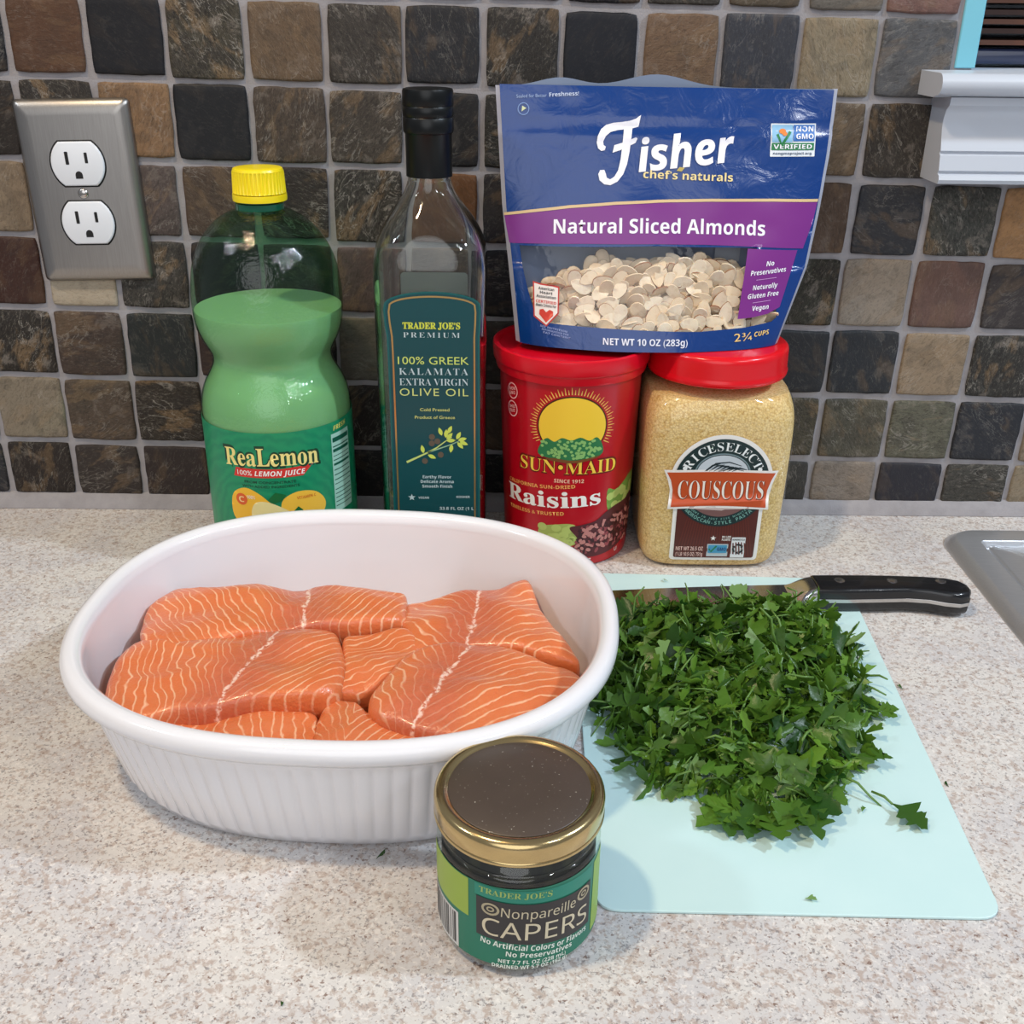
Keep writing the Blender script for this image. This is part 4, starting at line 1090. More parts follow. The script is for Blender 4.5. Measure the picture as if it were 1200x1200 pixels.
def slice_at(x, y, z, e, lay):
    global cnt
    if lay < 2:
        o = bpy.data.objects.new('almond_slice', AM[cnt % 9]); COL.objects.link(o)
        o.location = (x, y, z); o.rotation_euler = e
        o['label'] = ('brown-edged' if cnt % 9 % 3 == 0 else 'pale') + ' almond slice ' + ('high' if z > .187 else 'low' if z < .170 else 'midway up') + ' in the bag window, ' + ('by the heart emblem' if x < .373 else 'by the purple panel' if x > .455 else 'left of its middle' if x < .414 else 'right of its middle'); o['category'] = 'almond'; o['group'] = 'almond slices in the bag'
    else:
        b = bmesh.new(); b.from_mesh(AM[cnt % 9]); b.transform(Matrix.Translation((x, y, z)) @ e.to_matrix().to_4x4()); join(fill, b)
    cnt += 1
for lay in range(4):
    stepx, stepz = 0.0092, 0.0066
    nx = int((.494 - .331) / stepx)
    for i in range(nx + 1):
        for j in range(8):
            x = .331 + i * stepx + rng.uniform(-.004, .004) + (stepx / 2 if j % 2 else 0)
            z = .1600 + j * stepz + rng.uniform(-.0025, .0025)
            zt = alm_top(x) - (0 if lay else rng.uniform(0, .004))
            if z > zt or x < .333 or x > .496: continue
            lx_ = interp(XL, z) + .008 + max(0, .012 - (z - .1516)) * .6
            rx_ = interp(XR, z) - .008
            if x < lx_ or x > rx_: continue
            y = bag_front(x, z, 0)[1] + .0042 + lay * .0036 + rng.uniform(0, .0012)
            if y > -.044: continue
            tilt = rng.choice((.25, .35, .5, .6, 1.2)) if lay < 2 else .6
            e = Euler((pi / 2 + rng.uniform(-tilt, tilt), rng.uniform(-tilt, tilt) * .6, rng.uniform(0, 0))).to_matrix() @ Matrix.Rotation(rng.uniform(0, 2 * pi), 3, 'Z')
            ztop_room = (bag_front(x, z, 0)[1])
            slice_at(x, y, z, e.to_euler(), lay)
if len(fill.verts): obj('almond_filling', fill, [ALM, SKIN], bag, kind='stuff')

# ------------------------------------------------------------------ oval baking dish
DX, DY, DA, DB, DR, DH, DN = 0.2420, -0.2737, 0.1380, 0.1188, -0.0625, 0.0720, 2.4
NS = 720
def sup(a, b, t, n=DN):
    c, s = cos(t), sin(t)
    return (a * math.copysign(abs(c) ** (2 / n), c), b * math.copysign(abs(s) ** (2 / n), s))
ts = [2 * pi * i / 4000 for i in range(4001)]
cum = [0.0]; pv = sup(DA, DB, 0)
for t in ts[1:]:
    q = sup(DA, DB, t); cum.append(cum[-1] + math.hypot(q[0] - pv[0], q[1] - pv[1])); pv = q
tt = []; jx = 0
for i in range(NS):
    g = cum[-1] * i / NS
    while cum[jx + 1] < g: jx += 1
    tt.append(ts[jx] + (ts[jx + 1] - ts[jx]) * (g - cum[jx]) / (cum[jx + 1] - cum[jx]))
NFL = 90
def dring(off, z, fl=0.0):
    out = []
    for i, t in enumerate(tt):
        f = fl * (abs(sin(pi * NFL * i / NS)) ** 0.7 - 0.6) if fl else 0.0
        x, y = sup(DA - off + f, DB - off + f, t)
        out.append((DX + x * cos(DR) - y * sin(DR), DY + x * sin(DR) + y * cos(DR), z))
    return out
dish = thing('baking_dish', 'white oval fluted ceramic baking dish full of raw salmon', 'dish', (DX, DY, 0))
k = NT('white_glazed_ceramic'); k.b.inputs['Base Color'].default_value = lin((232, 232, 236)); k.b.inputs['Roughness'].default_value = 0.18; k.b.inputs['Coat Weight'].default_value = 0.3
k.b.inputs['Subsurface Weight'].default_value = 0.08; k.b.inputs['Subsurface Radius'].default_value = (.006, .006, .006)
CER = k.m
F = 0.0012
rs = [dring(.060, .0030), dring(.0285, .0028), dring(.0270, .0004), dring(.0245, .0002), dring(.0225, .0018), dring(.0205, .0060, F * .3), dring(.0188, .0090, F), dring(.0140, .0300, F), dring(.0092, .0520, F), dring(.0086, .0545, F * .4), dring(.0080, .0562), dring(.0068, .0610),
      dring(.0066, .0690), dring(.0098, .0690), dring(.0110, .0600), dring(.0140, .0400), dring(.0185, .0180), dring(.0230, .0100), dring(.032, .0080), dring(.060, .0078)]
bm = ring_mesh(rs, True)
bmesh.ops.recalc_face_normals(bm, faces=bm.faces)
obj('dish_body', bm, CER, dish, auto=60)
sec = [(.0060, .0600), (.0022, .0612), (.0003, .0640), (.0000, .0675), (.0010, .0704), (.0032, .0718), (.0056, .0720), (.0080, .0712), (.0098, .0692), (.0104, .0650), (.0080, .0640)]
bm = ring_mesh([dring(o_, z_) for o_, z_ in sec] + [dring(*sec[0])], False)
bmesh.ops.remove_doubles(bm, verts=bm.verts, dist=1e-7); bmesh.ops.recalc_face_normals(bm, faces=bm.faces)
obj('rim', bm, CER, dish, auto=60)

# ------------------------------------------------------------------ salmon fillets
def salmon_mat(phi, u0, chev, period, seed, dark=0.8, bend=0.0, spine=1.0):
    k = NT('raw_salmon'); o_ = k.obj()
    sep = k.add('ShaderNodeSeparateXYZ'); k.link(o_, sep.inputs[0])
    c, s = cos(radians(phi)), sin(radians(phi))
    U = k.math('ADD', k.math('MULTIPLY', sep.outputs[0], c), k.math('MULTIPLY', sep.outputs[1], s))
    V = k.math('SUBTRACT', k.math('MULTIPLY', sep.outputs[1], c), k.math('MULTIPLY', sep.outputs[0], s))
    sh_ = k.add('ShaderNodeVectorMath', operation='ADD'); k.link(o_, sh_.inputs[0]); sh_.inputs[1].default_value = (seed * 1.7, seed * .9, seed * .31)
    nlow = k.math('SUBTRACT', k.noise(sh_.outputs[0], 38, 2), 0.5)
    nmid = k.math('SUBTRACT', k.noise(sh_.outputs[0], 140, 2), 0.5)
    nfin = k.noise(sh_.outputs[0], 520, 3)
    d0 = k.math('SUBTRACT', U, u0)
    d = k.math('ABSOLUTE', k.math('ADD', d0, k.math('MULTIPLY', nlow, 0.008)))
    dd = k.math('MULTIPLY', k.math('MULTIPLY', d, d), bend)
    ph = k.math('ADD', k.math('ADD', V, k.math('MULTIPLY', d, chev)), dd)
    ph = k.math('ADD', ph, k.math('ADD', k.math('MULTIPLY', nlow, 0.022), k.math('MULTIPLY', nmid, 0.0034)))
    fr = k.math('FRACT', k.math('DIVIDE', ph, period))
    ln = k.math('ABSOLUTE', k.math('SUBTRACT', fr, 0.5))
    wid = k.math('ADD', 0.125, k.math('MULTIPLY', nmid, 0.20))
    line = k.math('SUBTRACT', 1.0, k.math('DIVIDE', ln, wid), clamp=True)
    line = k.math('MULTIPLY', k.math('POWER', line, 0.7), k.step(k.noise(sh_.outputs[0], 85, 3), .30, .55, .25, 1.0))
    col = k.mix(k.noise(sh_.outputs[0], 45, 3), lin((214, 106, 52)), lin((222, 132, 84)))
    col = k.mix(k.math('MULTIPLY', line, 0.80), col, lin((248, 204, 166)))
    band_ = k.step(k.math('ADD', d, k.math('MULTIPLY', nlow, 0.012)), 0.005, 0.026, 1.0, 0.0)
    col = k.mix(k.math('MULTIPLY', band_, 0.9 * dark), col, k.mix(k.noise(sh_.outputs[0], 260, 4), lin((172, 84, 62)), lin((214, 118, 88))))
    if spine:
        sp = k.step(k.math('ABSOLUTE', k.math('ADD', d0, k.math('MULTIPLY', nmid, 0.007))), 0.0003, 0.0015, 1.0, 0.0)
        col = k.mix(k.math('MULTIPLY', sp, k.math('MULTIPLY', k.step(nfin, .38, .55), 0.8 * spine)), col, lin((250, 222, 204)))
    # cut sides below the top face are deeper orange flesh
    k.link(col, k.b.inputs['Base Color'])
    k.b.inputs['Roughness'].default_value = 0.30; k.b.inputs['Coat Weight'].default_value = 0.25; k.b.inputs['Coat Roughness'].default_value = 0.12
    k.b.inputs['Subsurface Weight'].default_value = 0.25; k.b.inputs['Subsurface Radius'].default_value = (.006, .0022, .001)
    k.bump(k.math('ADD', k.math('MULTIPLY', line, 0.35), k.math('ADD', nfin, nmid)), 0.35, 0.0012)
    return k.m

def fillet(label, pts, ztop, zbot, mat_, seed, tilt=(0, 0), edge=.0065, hump=0.002, grow=1.06):
    pts = [(x / 1000, y / 1000) for x, y in pts]
    cx = sum(p[0] for p in pts) / len(pts); cy = sum(p[1] for p in pts) / len(pts)
    lp = []
    for x, y in smooth_loop(pts, max(6, 96 // len(pts))):
        x, y = cx + (x - cx) * grow, cy + (y - cy) * grow
        u, v_ = x - DX, y - DY                     # stay inside the dish wall
        q = (abs(u) / .1235) ** DN + (abs(v_) / .1045) ** DN
        if q > 1: u, v_ = u * q ** (-1 / DN), v_ * q ** (-1 / DN)
        lp.append((DX + u, DY + v_))
    rings = []
    prof = [(.04, 0), (.2, 0), (.4, 0), (.55, 0), (.68, 0), (.78, 0), (.86, -.0002), (.92, -.0008), (.955, -.0018), (.98, -.0036), (.995, -.0064), (1.0, -.0100), (1.0, -.016), (.985, None)]
    for kk, dz in prof:
        r = []
        for x, y in lp:
            X, Y = cx + (x - cx) * kk, cy + (y - cy) * kk
            nz = noise.noise(Vector((X * 42, Y * 42, seed))) * .0042 + noise.noise(Vector((X * 120, Y * 120, seed + 3))) * .0007
            zt = ztop + tilt[0] * (X - cx) + tilt[1] * (Y - cy) + nz + hump * (1 - kk * kk)
            z = zbot if dz is None else max(zt + dz * (edge / .010), zbot + .001)
            r.append((X, Y, z))
        rings.append(r)
    rings.reverse()
    rings[0] = [(cx + (x - cx) * .86, cy + (y - cy) * .86, z) for x, y, z in rings[0]]
    bm = ring_mesh(rings, True); bmesh.ops.recalc_face_normals(bm, faces=bm.faces)
    o = obj('salmon_fillet', bm, mat_, None, loc=(cx, cy, zbot))
    o['label'] = label; o['category'] = 'fish'; o['group'] = 'raw salmon fillets in the baking dish'
    return o
fillet('salmon fillet at the back of the dish nearest the green lemon juice bottle', [(125, -225), (126, -219), (130, -217), (154, -218), (194, -216), (232, -215), (258, -219), (262, -222), (263, -234), (262, -247), (242, -253), (208, -257), (172, -269), (146, -281), (131, -261)], 0.0500, .0085,
       salmon_mat(4, 0.018, -1.7, .0085, 1.0), 1.0)
fillet('salmon fillet at the back with a white spine line and a raised pointed corner', [(265, -226), (282, -219), (299, -215), (316, -211), (333, -203), (340, -226), (347, -252), (355, -273), (357, -285), (338, -279), (326, -273), (300, -270), (277, -273), (269, -252)], 0.0470, .0085,
       salmon_mat(-6, -0.010, -1.5, .0080, 2.0, bend=14), 2.0, tilt=(.05, .02))
fillet('long salmon fillet along the left wall of the dish with a rounded dark orange side', [(130, -272), (153, -275), (175, -268), (195, -263), (224, -258), (233, -272), (238, -294), (236, -315), (214, -320), (193, -325), (168, -331), (147, -337), (134, -326), (128, -299)], 0.0490, .0085,
       salmon_mat(-16, 0.010, -1.9, .0090, 3.0), 3.0, hump=.003)
fillet('small salmon piece wedged in the middle of the dish between larger fillets', [(237, -262), (253, -256), (269, -256), (276, -271), (271, -288), (260, -303), (247, -308), (239, -306), (239, -284)], 0.0455, .0085,
       salmon_mat(70, -0.040, .9, .0062, 4.0, dark=0.1, spine=0), 4.0)
fillet('broad salmon fillet at the front right of the dish with rose stripe down its middle', [(273, -287), (285, -278), (298, -274), (318, -276), (340, -288), (358, -301), (352, -319), (336, -337), (312, -348), (296, -347), (281, -343), (263, -334), (259, -321), (265, -303)], 0.0500, .0085,
       salmon_mat(-20, -0.010, -1.7, .0086, 5.0, bend=8), 5.0, hump=.003)
fillet('low salmon fillet against the front left rim of the dish', [(149, -338), (173, -331), (197, -325), (224, -321), (231, -329), (232, -352), (228, -373), (202, -368), (178, -359), (155, -347)], 0.0405, .0085,
       salmon_mat(80, 0.045, .5, .0058, 6.0, dark=.2, spine=0), 6.0)
fillet('low salmon fillet behind the gold jar lid at the front of the dish', [(235, -318), (247, -316), (257, -327), (269, -337), (290, -347), (300, -352), (286, -366), (263, -374), (237, -374), (234, -351)], 0.0425, .0085,
       salmon_mat(-4, -0.012, -2.2, .0100, 7.0, dark=.1, spine=0), 7.0)

# ------------------------------------------------------------------ caper jar
CX, CY = 0.3282, -0.4100
cap = thing('caper_jar', 'small glass jar of capers with a gold lid standing before the dish', 'jar', (CX, CY, 0))
CP = [(0.0265, 0.0004), (0.0305, 0.0012), (0.0325, 0.0036), (0.0334, 0.0080), (0.0334, 0.0470), (0.0329, 0.0510), (0.0316, 0.0540), (0.0308, 0.0560), (0.0306, 0.0600)]
obj('glass_body', lathe(fine(CP), CX, CY, 72, False), clear_film('jar_glass', (0.90, 0.94, 0.90), 0.03, 0.04), cap)
k = NT('capers_in_brine'); vo = k.add('ShaderNodeTexVoronoi'); k.link(k.obj(), vo.inputs['Vector']); vo.inputs['Scale'].default_value = 150
k.link(k.mix(k.step(vo.outputs['Distance'], .2, .6), lin((44, 42, 28)), lin((18, 17, 14))), k.b.inputs['Base Color']); k.b.inputs['Roughness'].default_value = 0.5
obj('capers', lathe([(r - .0018, max(z, .002)) for r, z in fine(CP) if z < .056], CX, CY, 64, True), k.m, cap, auto=60, kind='stuff')
k = NT('gold_lid_metal'); k.b.inputs['Base Color'].default_value = lin((202, 178, 128)); k.b.inputs['Metallic'].default_value = 1; k.b.inputs['Roughness'].default_value = 0.2
k.bump(k.noise(k.obj(), 900, 2), 0.03, .0005)
GLD = k.m
obj('lid', lathe([(0.0318, 0.0578), (0.0338, 0.0576), (0.0344, 0.0584), (0.0344, 0.0592), (0.0340, 0.0598), (0.0342, 0.0604), (0.0344, 0.0656), (0.0341, 0.0672), (0.0333, 0.0684), (0.0320, 0.0690), (0.0306, 0.0690), (0.0296, 0.0686), (0.0288, 0.0680), (0.0284, 0.0679), (0.01, 0.0679), (0.001, 0.0679)], CX, CY, 96, True), GLD, cap, auto=45)
k = NT('dark_lid_reflection'); ns = k.noise(k.obj(), 1400, 1, .3); nw = k.noise(k.obj(), 60, 3)
c = k.mix(nw, lin((66, 56, 48)), lin((78, 66, 58)))  # dark ceiling mirrored in the gold lid, painted in as brown
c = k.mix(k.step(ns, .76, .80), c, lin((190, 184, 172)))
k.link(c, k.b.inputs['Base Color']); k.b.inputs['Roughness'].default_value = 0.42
obj('lid_reflection_panel', lathe([(0.0286, 0.0680), (0.0282, 0.0683), (0.012, 0.0684), (0.0005, 0.0684)], CX, CY, 72, True), k.m, cap, auto=45)
PS = cyl_surf(CX, CY, 0.0336)
bm = bmesh.new()
vs = [(bm.verts.new(PS(-.0500 + i * .097 / 72, .0062, 0)), bm.verts.new(PS(-.0500 + i * .097 / 72, .0468, 0))) for i in range(73)]
for a, b in zip(vs, vs[1:]): bm.faces.new((a[0], b[0], b[1], a[1]))
lab = obj('label', bm, ink((14, 112, 88), .35), cap)
decal('lime_strip', poly([(-49.5, 27), (-49.5, 46.4), (-21, 46.4), (-21, 27)]), PS, 1, ink((146, 172, 66)), lab)
decal('lime_strip', poly([(35.6, 8), (36.5, 44), (45.5, 46.4), (46.5, 8)]), PS, 1, ink((146, 180, 72)), lab)
decal('barcode_panel', poly([(-49.5, 6.5), (-49.5, 25), (-26.5, 25), (-26.5, 6.5)]), PS, 1, ink((206, 206, 204)), lab)
bars = bmesh.new(); rng = random.Random(5); x = -48
while x < -28:
    w_ = rng.choice((.4, .7, 1.1)); join(bars, poly([(x, 8), (x + w_, 8), (x + w_, 24), (x, 24)])); x += w_ + rng.choice((.5, .8, 1.2))
decal('barcode', bars, PS, 2, ink((60, 60, 62)), lab)
decal('teal_header', poly([(-18, 40.6), (34, 38.4), (34.5, 44.6), (-18, 46.4)]), PS, 1, ink((26, 128, 108)), lab)
decal('lettering', txt('TRADER JOE\u2019S', 'serifb', -1.5, 42.2, 29, 2.7, rot=-2), PS, 2, ink((150, 176, 96)), lab)
decal('black_panel', poly([(-17.2, 20.4), (33.4, 15.2), (33.6, 37.6), (-17.2, 40.2)]), PS, 2, ink((44, 42, 44)), lab)
decal('lettering', txt('Nonpareille', 'sans', 8.5, 31.6, 31, 4.6, rot=-3.5), PS, 3, ink((196, 186, 158)), lab)
for x_, z_ in ((-11.2, 35.2), (28.6, 34.4)):
    decal('scroll_mark', band(ellipse(x_, z_, 3.2, 2.6, 20), 1.0, True), PS, 3, ink((168, 158, 130)), lab)
    decal('scroll_mark', band(ellipse(x_, z_, 1.3, 1.0, 12), .7, True), PS, 3, ink((168, 158, 130)), lab)
decal('lettering', txt('CAPERS', 'sans', 8.2, 20.4, 46, 8.6, rot=-4.5, shear=-.05), PS, 3, ink((206, 196, 168)), lab)
decal('lettering', txt('No Artificial Colors or Flavors', 'sansb', 8, 14.6, 47, 2.8, rot=-5.5), PS, 2, ink((222, 232, 222)), lab)
decal('lettering', txt('No Preservatives', 'sansb', 9, 11.0, 28, 2.6, rot=-4), PS, 2, ink((222, 232, 222)), lab)
decal('lettering', txt('NET 7.7 FL OZ (228 mL)', 'sansb', 6, 7.8, 28, 2.0, rot=-1), PS, 2, ink((222, 232, 222)), lab)
decal('lettering', txt('DRAINED WT 5.7 OZ (162 g)', 'sansb', 5, 5.3, 31, 1.9), PS, 2, ink((222, 232, 222)), lab)

# ------------------------------------------------------------------ cutting board
k = NT('aqua_plastic_board')
n1 = k.noise(k.obj(), 26, 4)
st = k.noise(k.obj(), 9, 3)
c = k.mix(n1, lin((194, 226, 227)), lin((205, 233, 233)))
c = k.mix(k.math('MULTIPLY', k.step(st, .60, .72), .25), c, lin((204, 206, 170)))
k.link(c, k.b.inputs['Base Color']); k.b.inputs['Roughness'].default_value = 0.38
k.bump(k.noise(k.obj(), 1200, 2), 0.06, .0004)
BOARD_Z = 0.0016
bq = [(0.3617, -0.4090), (0.5355, -0.4125), (0.5525, -0.1125), (0.3665, -0.1065)]
def corner_round(q, r, n=6):
    out = []
    for i in range(4):
        p, a, b = Vector(q[i]), Vector(q[i - 1]), Vector(q[(i + 1) % 4])
        da, db = (a - p).normalized(), (b - p).normalized()
        p0, p1 = p + da * r, p + db * r
        for j in range(n + 1):
            t = j / n; out.append(tuple(p0 * (1 - t) ** 2 + p * 2 * t * (1 - t) + p1 * t * t))
    return out
bo = corner_round(bq, 0.011)
bm = extrude_poly(bo, lambda p: (p[0], p[1], 0.0002), lambda p: (p[0], p[1], BOARD_Z), 0.0004)
board = obj('cutting_board', bm, k.m, None, smooth=False, loc=(0.455, -0.26, 0.0002))
board['label'] = 'thin pale aqua plastic cutting board under the chopped parsley'; board['category'] = 'cutting board'

# ------------------------------------------------------------------ chef's knife
kn = thing('chef_knife', "chef's knife with riveted black handle lying behind the parsley", 'knife', (0.50, -0.150, BOARD_Z))
KM = NT('knife_blade_steel'); mp = KM.add('ShaderNodeMapping'); mp.inputs['Scale'].default_value = (1, .05, 1); KM.link(KM.obj(), mp.inputs[0])
KM.link(KM.mix(KM.noise(mp.outputs[0], 900, 2), lin((150, 148, 148)), lin((178, 176, 176))), KM.b.inputs['Base Color'])
KM.b.inputs['Metallic'].default_value = 1; KM.b.inputs['Roughness'].default_value = 0.22
POL = flat('polished_bolster_steel', (196, 194, 192), 0.18, 1.0)
ZM = 0.0100
spine = [(.508, -.1385), (.48, -.1402), (.45, -.1424), (.42, -.1450), (.39, -.1484), (.36, -.1530), (.335, -.1580), (.318, -.1630)]
edge_ = [(.311, -.1665), (.325, -.1720), (.345, -.1775), (.37, -.1815), (.40, -.1840), (.44, -.1850), (.475, -.1840), (.503, -.1815), (.505, -.170)]
bm = bmesh.new()
ne = len(spine)
sv = [(bm.verts.new((x, y, ZM + .0011)), bm.verts.new((x, y, ZM - .0011))) for x, y in spine]
ee = [(.509, -.1600), (.503, -.1815), (.475, -.1845), (.44, -.1855), (.40, -.1848), (.36, -.1800), (.335, -.1740), (.318, -.1680)]
ed = [bm.verts.new((x, y, ZM)) for x, y in ee]
md = [(bm.verts.new(((s[0] + e[0]) / 2, (s[1] + e[1]) / 2, ZM + .0008)), bm.verts.new(((s[0] + e[0]) / 2, (s[1] + e[1]) / 2, ZM - .0008))) for s, e in zip(spine, ee)]
tip = bm.verts.new((.309, -.1668, ZM))
for i in range(ne - 1):
    bm.faces.new((sv[i][0], sv[i + 1][0], md[i + 1][0], md[i][0])); bm.faces.new((md[i][0], md[i + 1][0], ed[i + 1], ed[i]))
    bm.faces.new((sv[i][1], md[i][1], md[i + 1][1], sv[i + 1][1])); bm.faces.new((md[i][1], ed[i], ed[i + 1], md[i + 1][1]))
    bm.faces.new((sv[i][0], sv[i][1], sv[i + 1][1], sv[i + 1][0]))
i = ne - 1
bm.faces.new((sv[i][0], tip, md[i][0])); bm.faces.new((md[i][0], tip, ed[i])); bm.faces.new((sv[i][1], md[i][1], tip)); bm.faces.new((md[i][1], ed[i], tip)); bm.faces.new((sv[i][0], sv[i][1], tip))
bm.faces.new((sv[0][0], md[0][0], md[0][1], sv[0][1])); bm.faces.new((md[0][0], ed[0], md[0][1]))
bmesh.ops.recalc_face_normals(bm, faces=bm.faces)
obj('blade', bm, KM.m, kn, smooth=True, auto=20)
# bolster: blends the thin blade into the full handle section
def ksec(x, yb, yf, hz, n=5.0):
    out = []
    for i in range(32):
        a = 2 * pi * i / 32; c, s = cos(a), sin(a); q = (abs(c) ** n + abs(s) ** n) ** (-1 / n)
        out.append((x, (yb + yf) / 2 + (yb - yf) / 2 * c * q, ZM + hz * s * q))
    return out
bm = ring_mesh([ksec(.5035, -.1386, -.1750, .0014), ksec(.5075, -.1384, -.1700, .0030), ksec(.5120, -.1378, -.1625, .0054), ksec(.5165, -.1370, -.1590, .0072), ksec(.5205, -.1364, -.1578, .0078)], True)
bmesh.ops.recalc_face_normals(bm, faces=bm.faces)
obj('bolster', bm, POL, kn, auto=50)
HB = [(.5205, -.1364), (.535, -.1358), (.555, -.1356), (.575, -.1360), (.595, -.1372), (.608, -.1392), (.616, -.1430), (.6195, -.1490)]
HF = [(.6195, -.1545), (.6165, -.1600), (.610, -.1622), (.602, -.1608), (.592, -.1572), (.578, -.1556), (.560, -.1566), (.540, -.1576), (.5205, -.1576)]
ho = HB + HF
def scaled(p, m): return (0.57 + (p[0] - .57) * m, -.148 + (p[1] + .148) * (1 - (1 - m) * 4), 0)
def hscale(z0, z1, up):
    lo_, hi_ = (z0, z1) if up else (z1, z0)
    bm = bmesh.new(); R_ = []
    for z_, ins in ((lo_, 0), (lo_ + (hi_ - lo_) * .55, 0), (lo_ + (hi_ - lo_) * .82, .010), (lo_ + (hi_ - lo_) * .96, .03), (hi_, .055)):
        R_.append([(scaled(p, 1 - ins)[0], scaled(p, 1 - ins)[1], z_) for p in ho])
    b = ring_mesh(R_, True); bmesh.ops.recalc_face_normals(b, faces=b.faces); return b
BKH = flat('black_handle_polymer', (16, 17, 20), 0.26, coat=.25)
obj('handle_scale', hscale(ZM + .0012, ZM + .0080, True), BKH, kn, auto=40)
obj('handle_scale', hscale(ZM - .0080, ZM - .0012, False), BKH, kn, auto=40)
ho = [(.57 + (p[0] - .57) * 1.006, -.148 + (p[1] + .148) * 1.05) for p in ho]
tg = extrude_poly(ho, lambda p: (p[0], p[1], ZM - .0013), lambda p: (p[0], p[1], ZM + .0013), .0002)
obj('tang', tg, POL, kn, smooth=False)
for x_ in (.5375, .5715, .6030):
    obj('rivet', lathe([(.0034, ZM + .0060), (.0034, ZM + .0081), (.0028, ZM + .0083), (.0004, ZM + .0083)], x_, -.1448, 24, True), POL, kn, auto=50)

# ------------------------------------------------------------------ chopped parsley
k = NT('parsley_leaf'); oi = k.add('ShaderNodeObjectInfo'); at = k.add('ShaderNodeAttribute', attribute_name='shade')
v = k.math('ADD', k.math('MULTIPLY', oi.outputs['Random'], 0.80), k.math('MULTIPLY', at.outputs['Fac'], 1.0), clamp=True)
nn = k.noise(k.obj(), 300, 3)
c = k.mix(v, lin((20, 58, 14)), lin((112, 154, 52)))
c = k.mix(k.math('MULTIPLY', nn, .3), c, lin((58, 106, 44)))
c = k.mix(k.math('MULTIPLY', k.step(oi.outputs['Random'], .86, .9), .5), c, lin((132, 164, 112)))
k.link(c, k.b.inputs['Base Color']); k.b.inputs['Roughness'].default_value = 0.34
k.b.inputs['Specular IOR Level'].default_value = 0.35
k.b.inputs['Subsurface Weight'].default_value = 0.0
tr_ = k.add('ShaderNodeBsdfTranslucent'); k.link(c, tr_.inputs[0])
mx = k.add('ShaderNodeMixShader'); mx.inputs[0].default_value = 0.18
k.link(k.b.outputs[0], mx.inputs[1]); k.link(tr_.outputs[0], mx.inputs[2]); k.link(mx.outputs[0], k.out.inputs[0])
k.bump(k.noise(k.obj(), 420, 2), 0.25, .0008)
LEAF = k.m
STEMM = flat('parsley_stem', (92, 128, 56), 0.4)

def leaflet(bm, L, Wd, ang, org, rng, fold=.35, curl=.5, half=False, form=None):
    teeth = rng.choice((
        [(0, .03), (.22, .12), (.42, .28), (.56, .44), (.62, .42), (.66, .30), (.78, .30), (.84, .26), (.88, .14), (1.0, .02)],
        [(0, .03), (.18, .12), (.38, .32), (.52, .50), (.60, .48), (.64, .36), (.78, .40), (.88, .32), (.92, .18), (1.0, .10)],
        [(0, .03), (.22, .10), (.36, .26), (.44, .44), (.52, .42), (.56, .30), (.68, .36), (.76, .30), (.82, .16), (1.0, .02)],
        [(0, .03), (.25, .14), (.45, .26), (.60, .32), (.66, .24), (.76, .24), (.82, .16), (.88, .14), (.94, .08), (1.0, .02)]))
    if form is not None: teeth = form
    ca, sa = cos(ang), sin(ang)
    c1 = rng.uniform(-curl, curl); tw = rng.uniform(-.4, .4)
    def pt(t, h):
        x, y = t * L, h * Wd
        z = fold * abs(y) + c1 * x * x / L + tw * x * y / L
        return (org[0] + x * ca - y * sa, org[1] + x * sa + y * ca, org[2] + z)
    mids = [bm.verts.new(pt(t, 0)) for t, h in teeth]
    for sg in ((1, -1) if not half else (1,)):
        ed = [bm.verts.new(pt(t + rng.uniform(-.03, .03), h * sg * rng.uniform(.7, 1.3))) for i, (t, h) in enumerate(teeth)]
        for i in range(len(teeth) - 1):
            q = (mids[i], ed[i], ed[i + 1], mids[i + 1]) if sg < 0 else (mids[i], mids[i + 1], ed[i + 1], ed[i])
            bm.faces.new(q)

def leaf_bm(kind, rng):
    bm = bmesh.new()
    if kind == 'full':
        L = rng.uniform(.013, .019)
        leaflet(bm, L, L * .78, rng.uniform(-.1, .1), (0, 0, 0), rng)
        leaflet(bm, L * .8, L * .6, rng.uniform(.8, 1.1), (0, 0, .0001), rng)
        leaflet(bm, L * .8, L * .6, -rng.uniform(.8, 1.1), (0, 0, -.0001), rng)
        if rng.random() < .7:
            n0 = len(bm.faces)
            tube([(0, 0, 0), (-L * .4, rng.uniform(-.001, .001), -.0006), (-L * .8, rng.uniform(-.003, .003), -.0012)], .0005, 5, bm)
    elif kind == 'lobe':
        L = rng.uniform(.010, .017); leaflet(bm, L, L * .75, 0, (0, 0, 0), rng)
    elif kind == 'half':
        L = rng.uniform(.010, .016); leaflet(bm, L, L * .9, 0, (0, 0, 0), rng, half=True)
    elif kind == 'strip':
        L = rng.uniform(.012, .020); leaflet(bm, L, L * .28, 0, (0, 0, 0), rng, fold=.6, curl=.5)
    elif kind == 'stem':
        L = rng.uniform(.012, .026)
        tube([(0, 0, 0), (L * .35, rng.uniform(-.002, .002), .001), (L * .7, rng.uniform(-.004, .004), .001), (L, rng.uniform(-.006, .006), 0)], [.0008, .0008, .0007, .0005], 6, bm)
    return bm

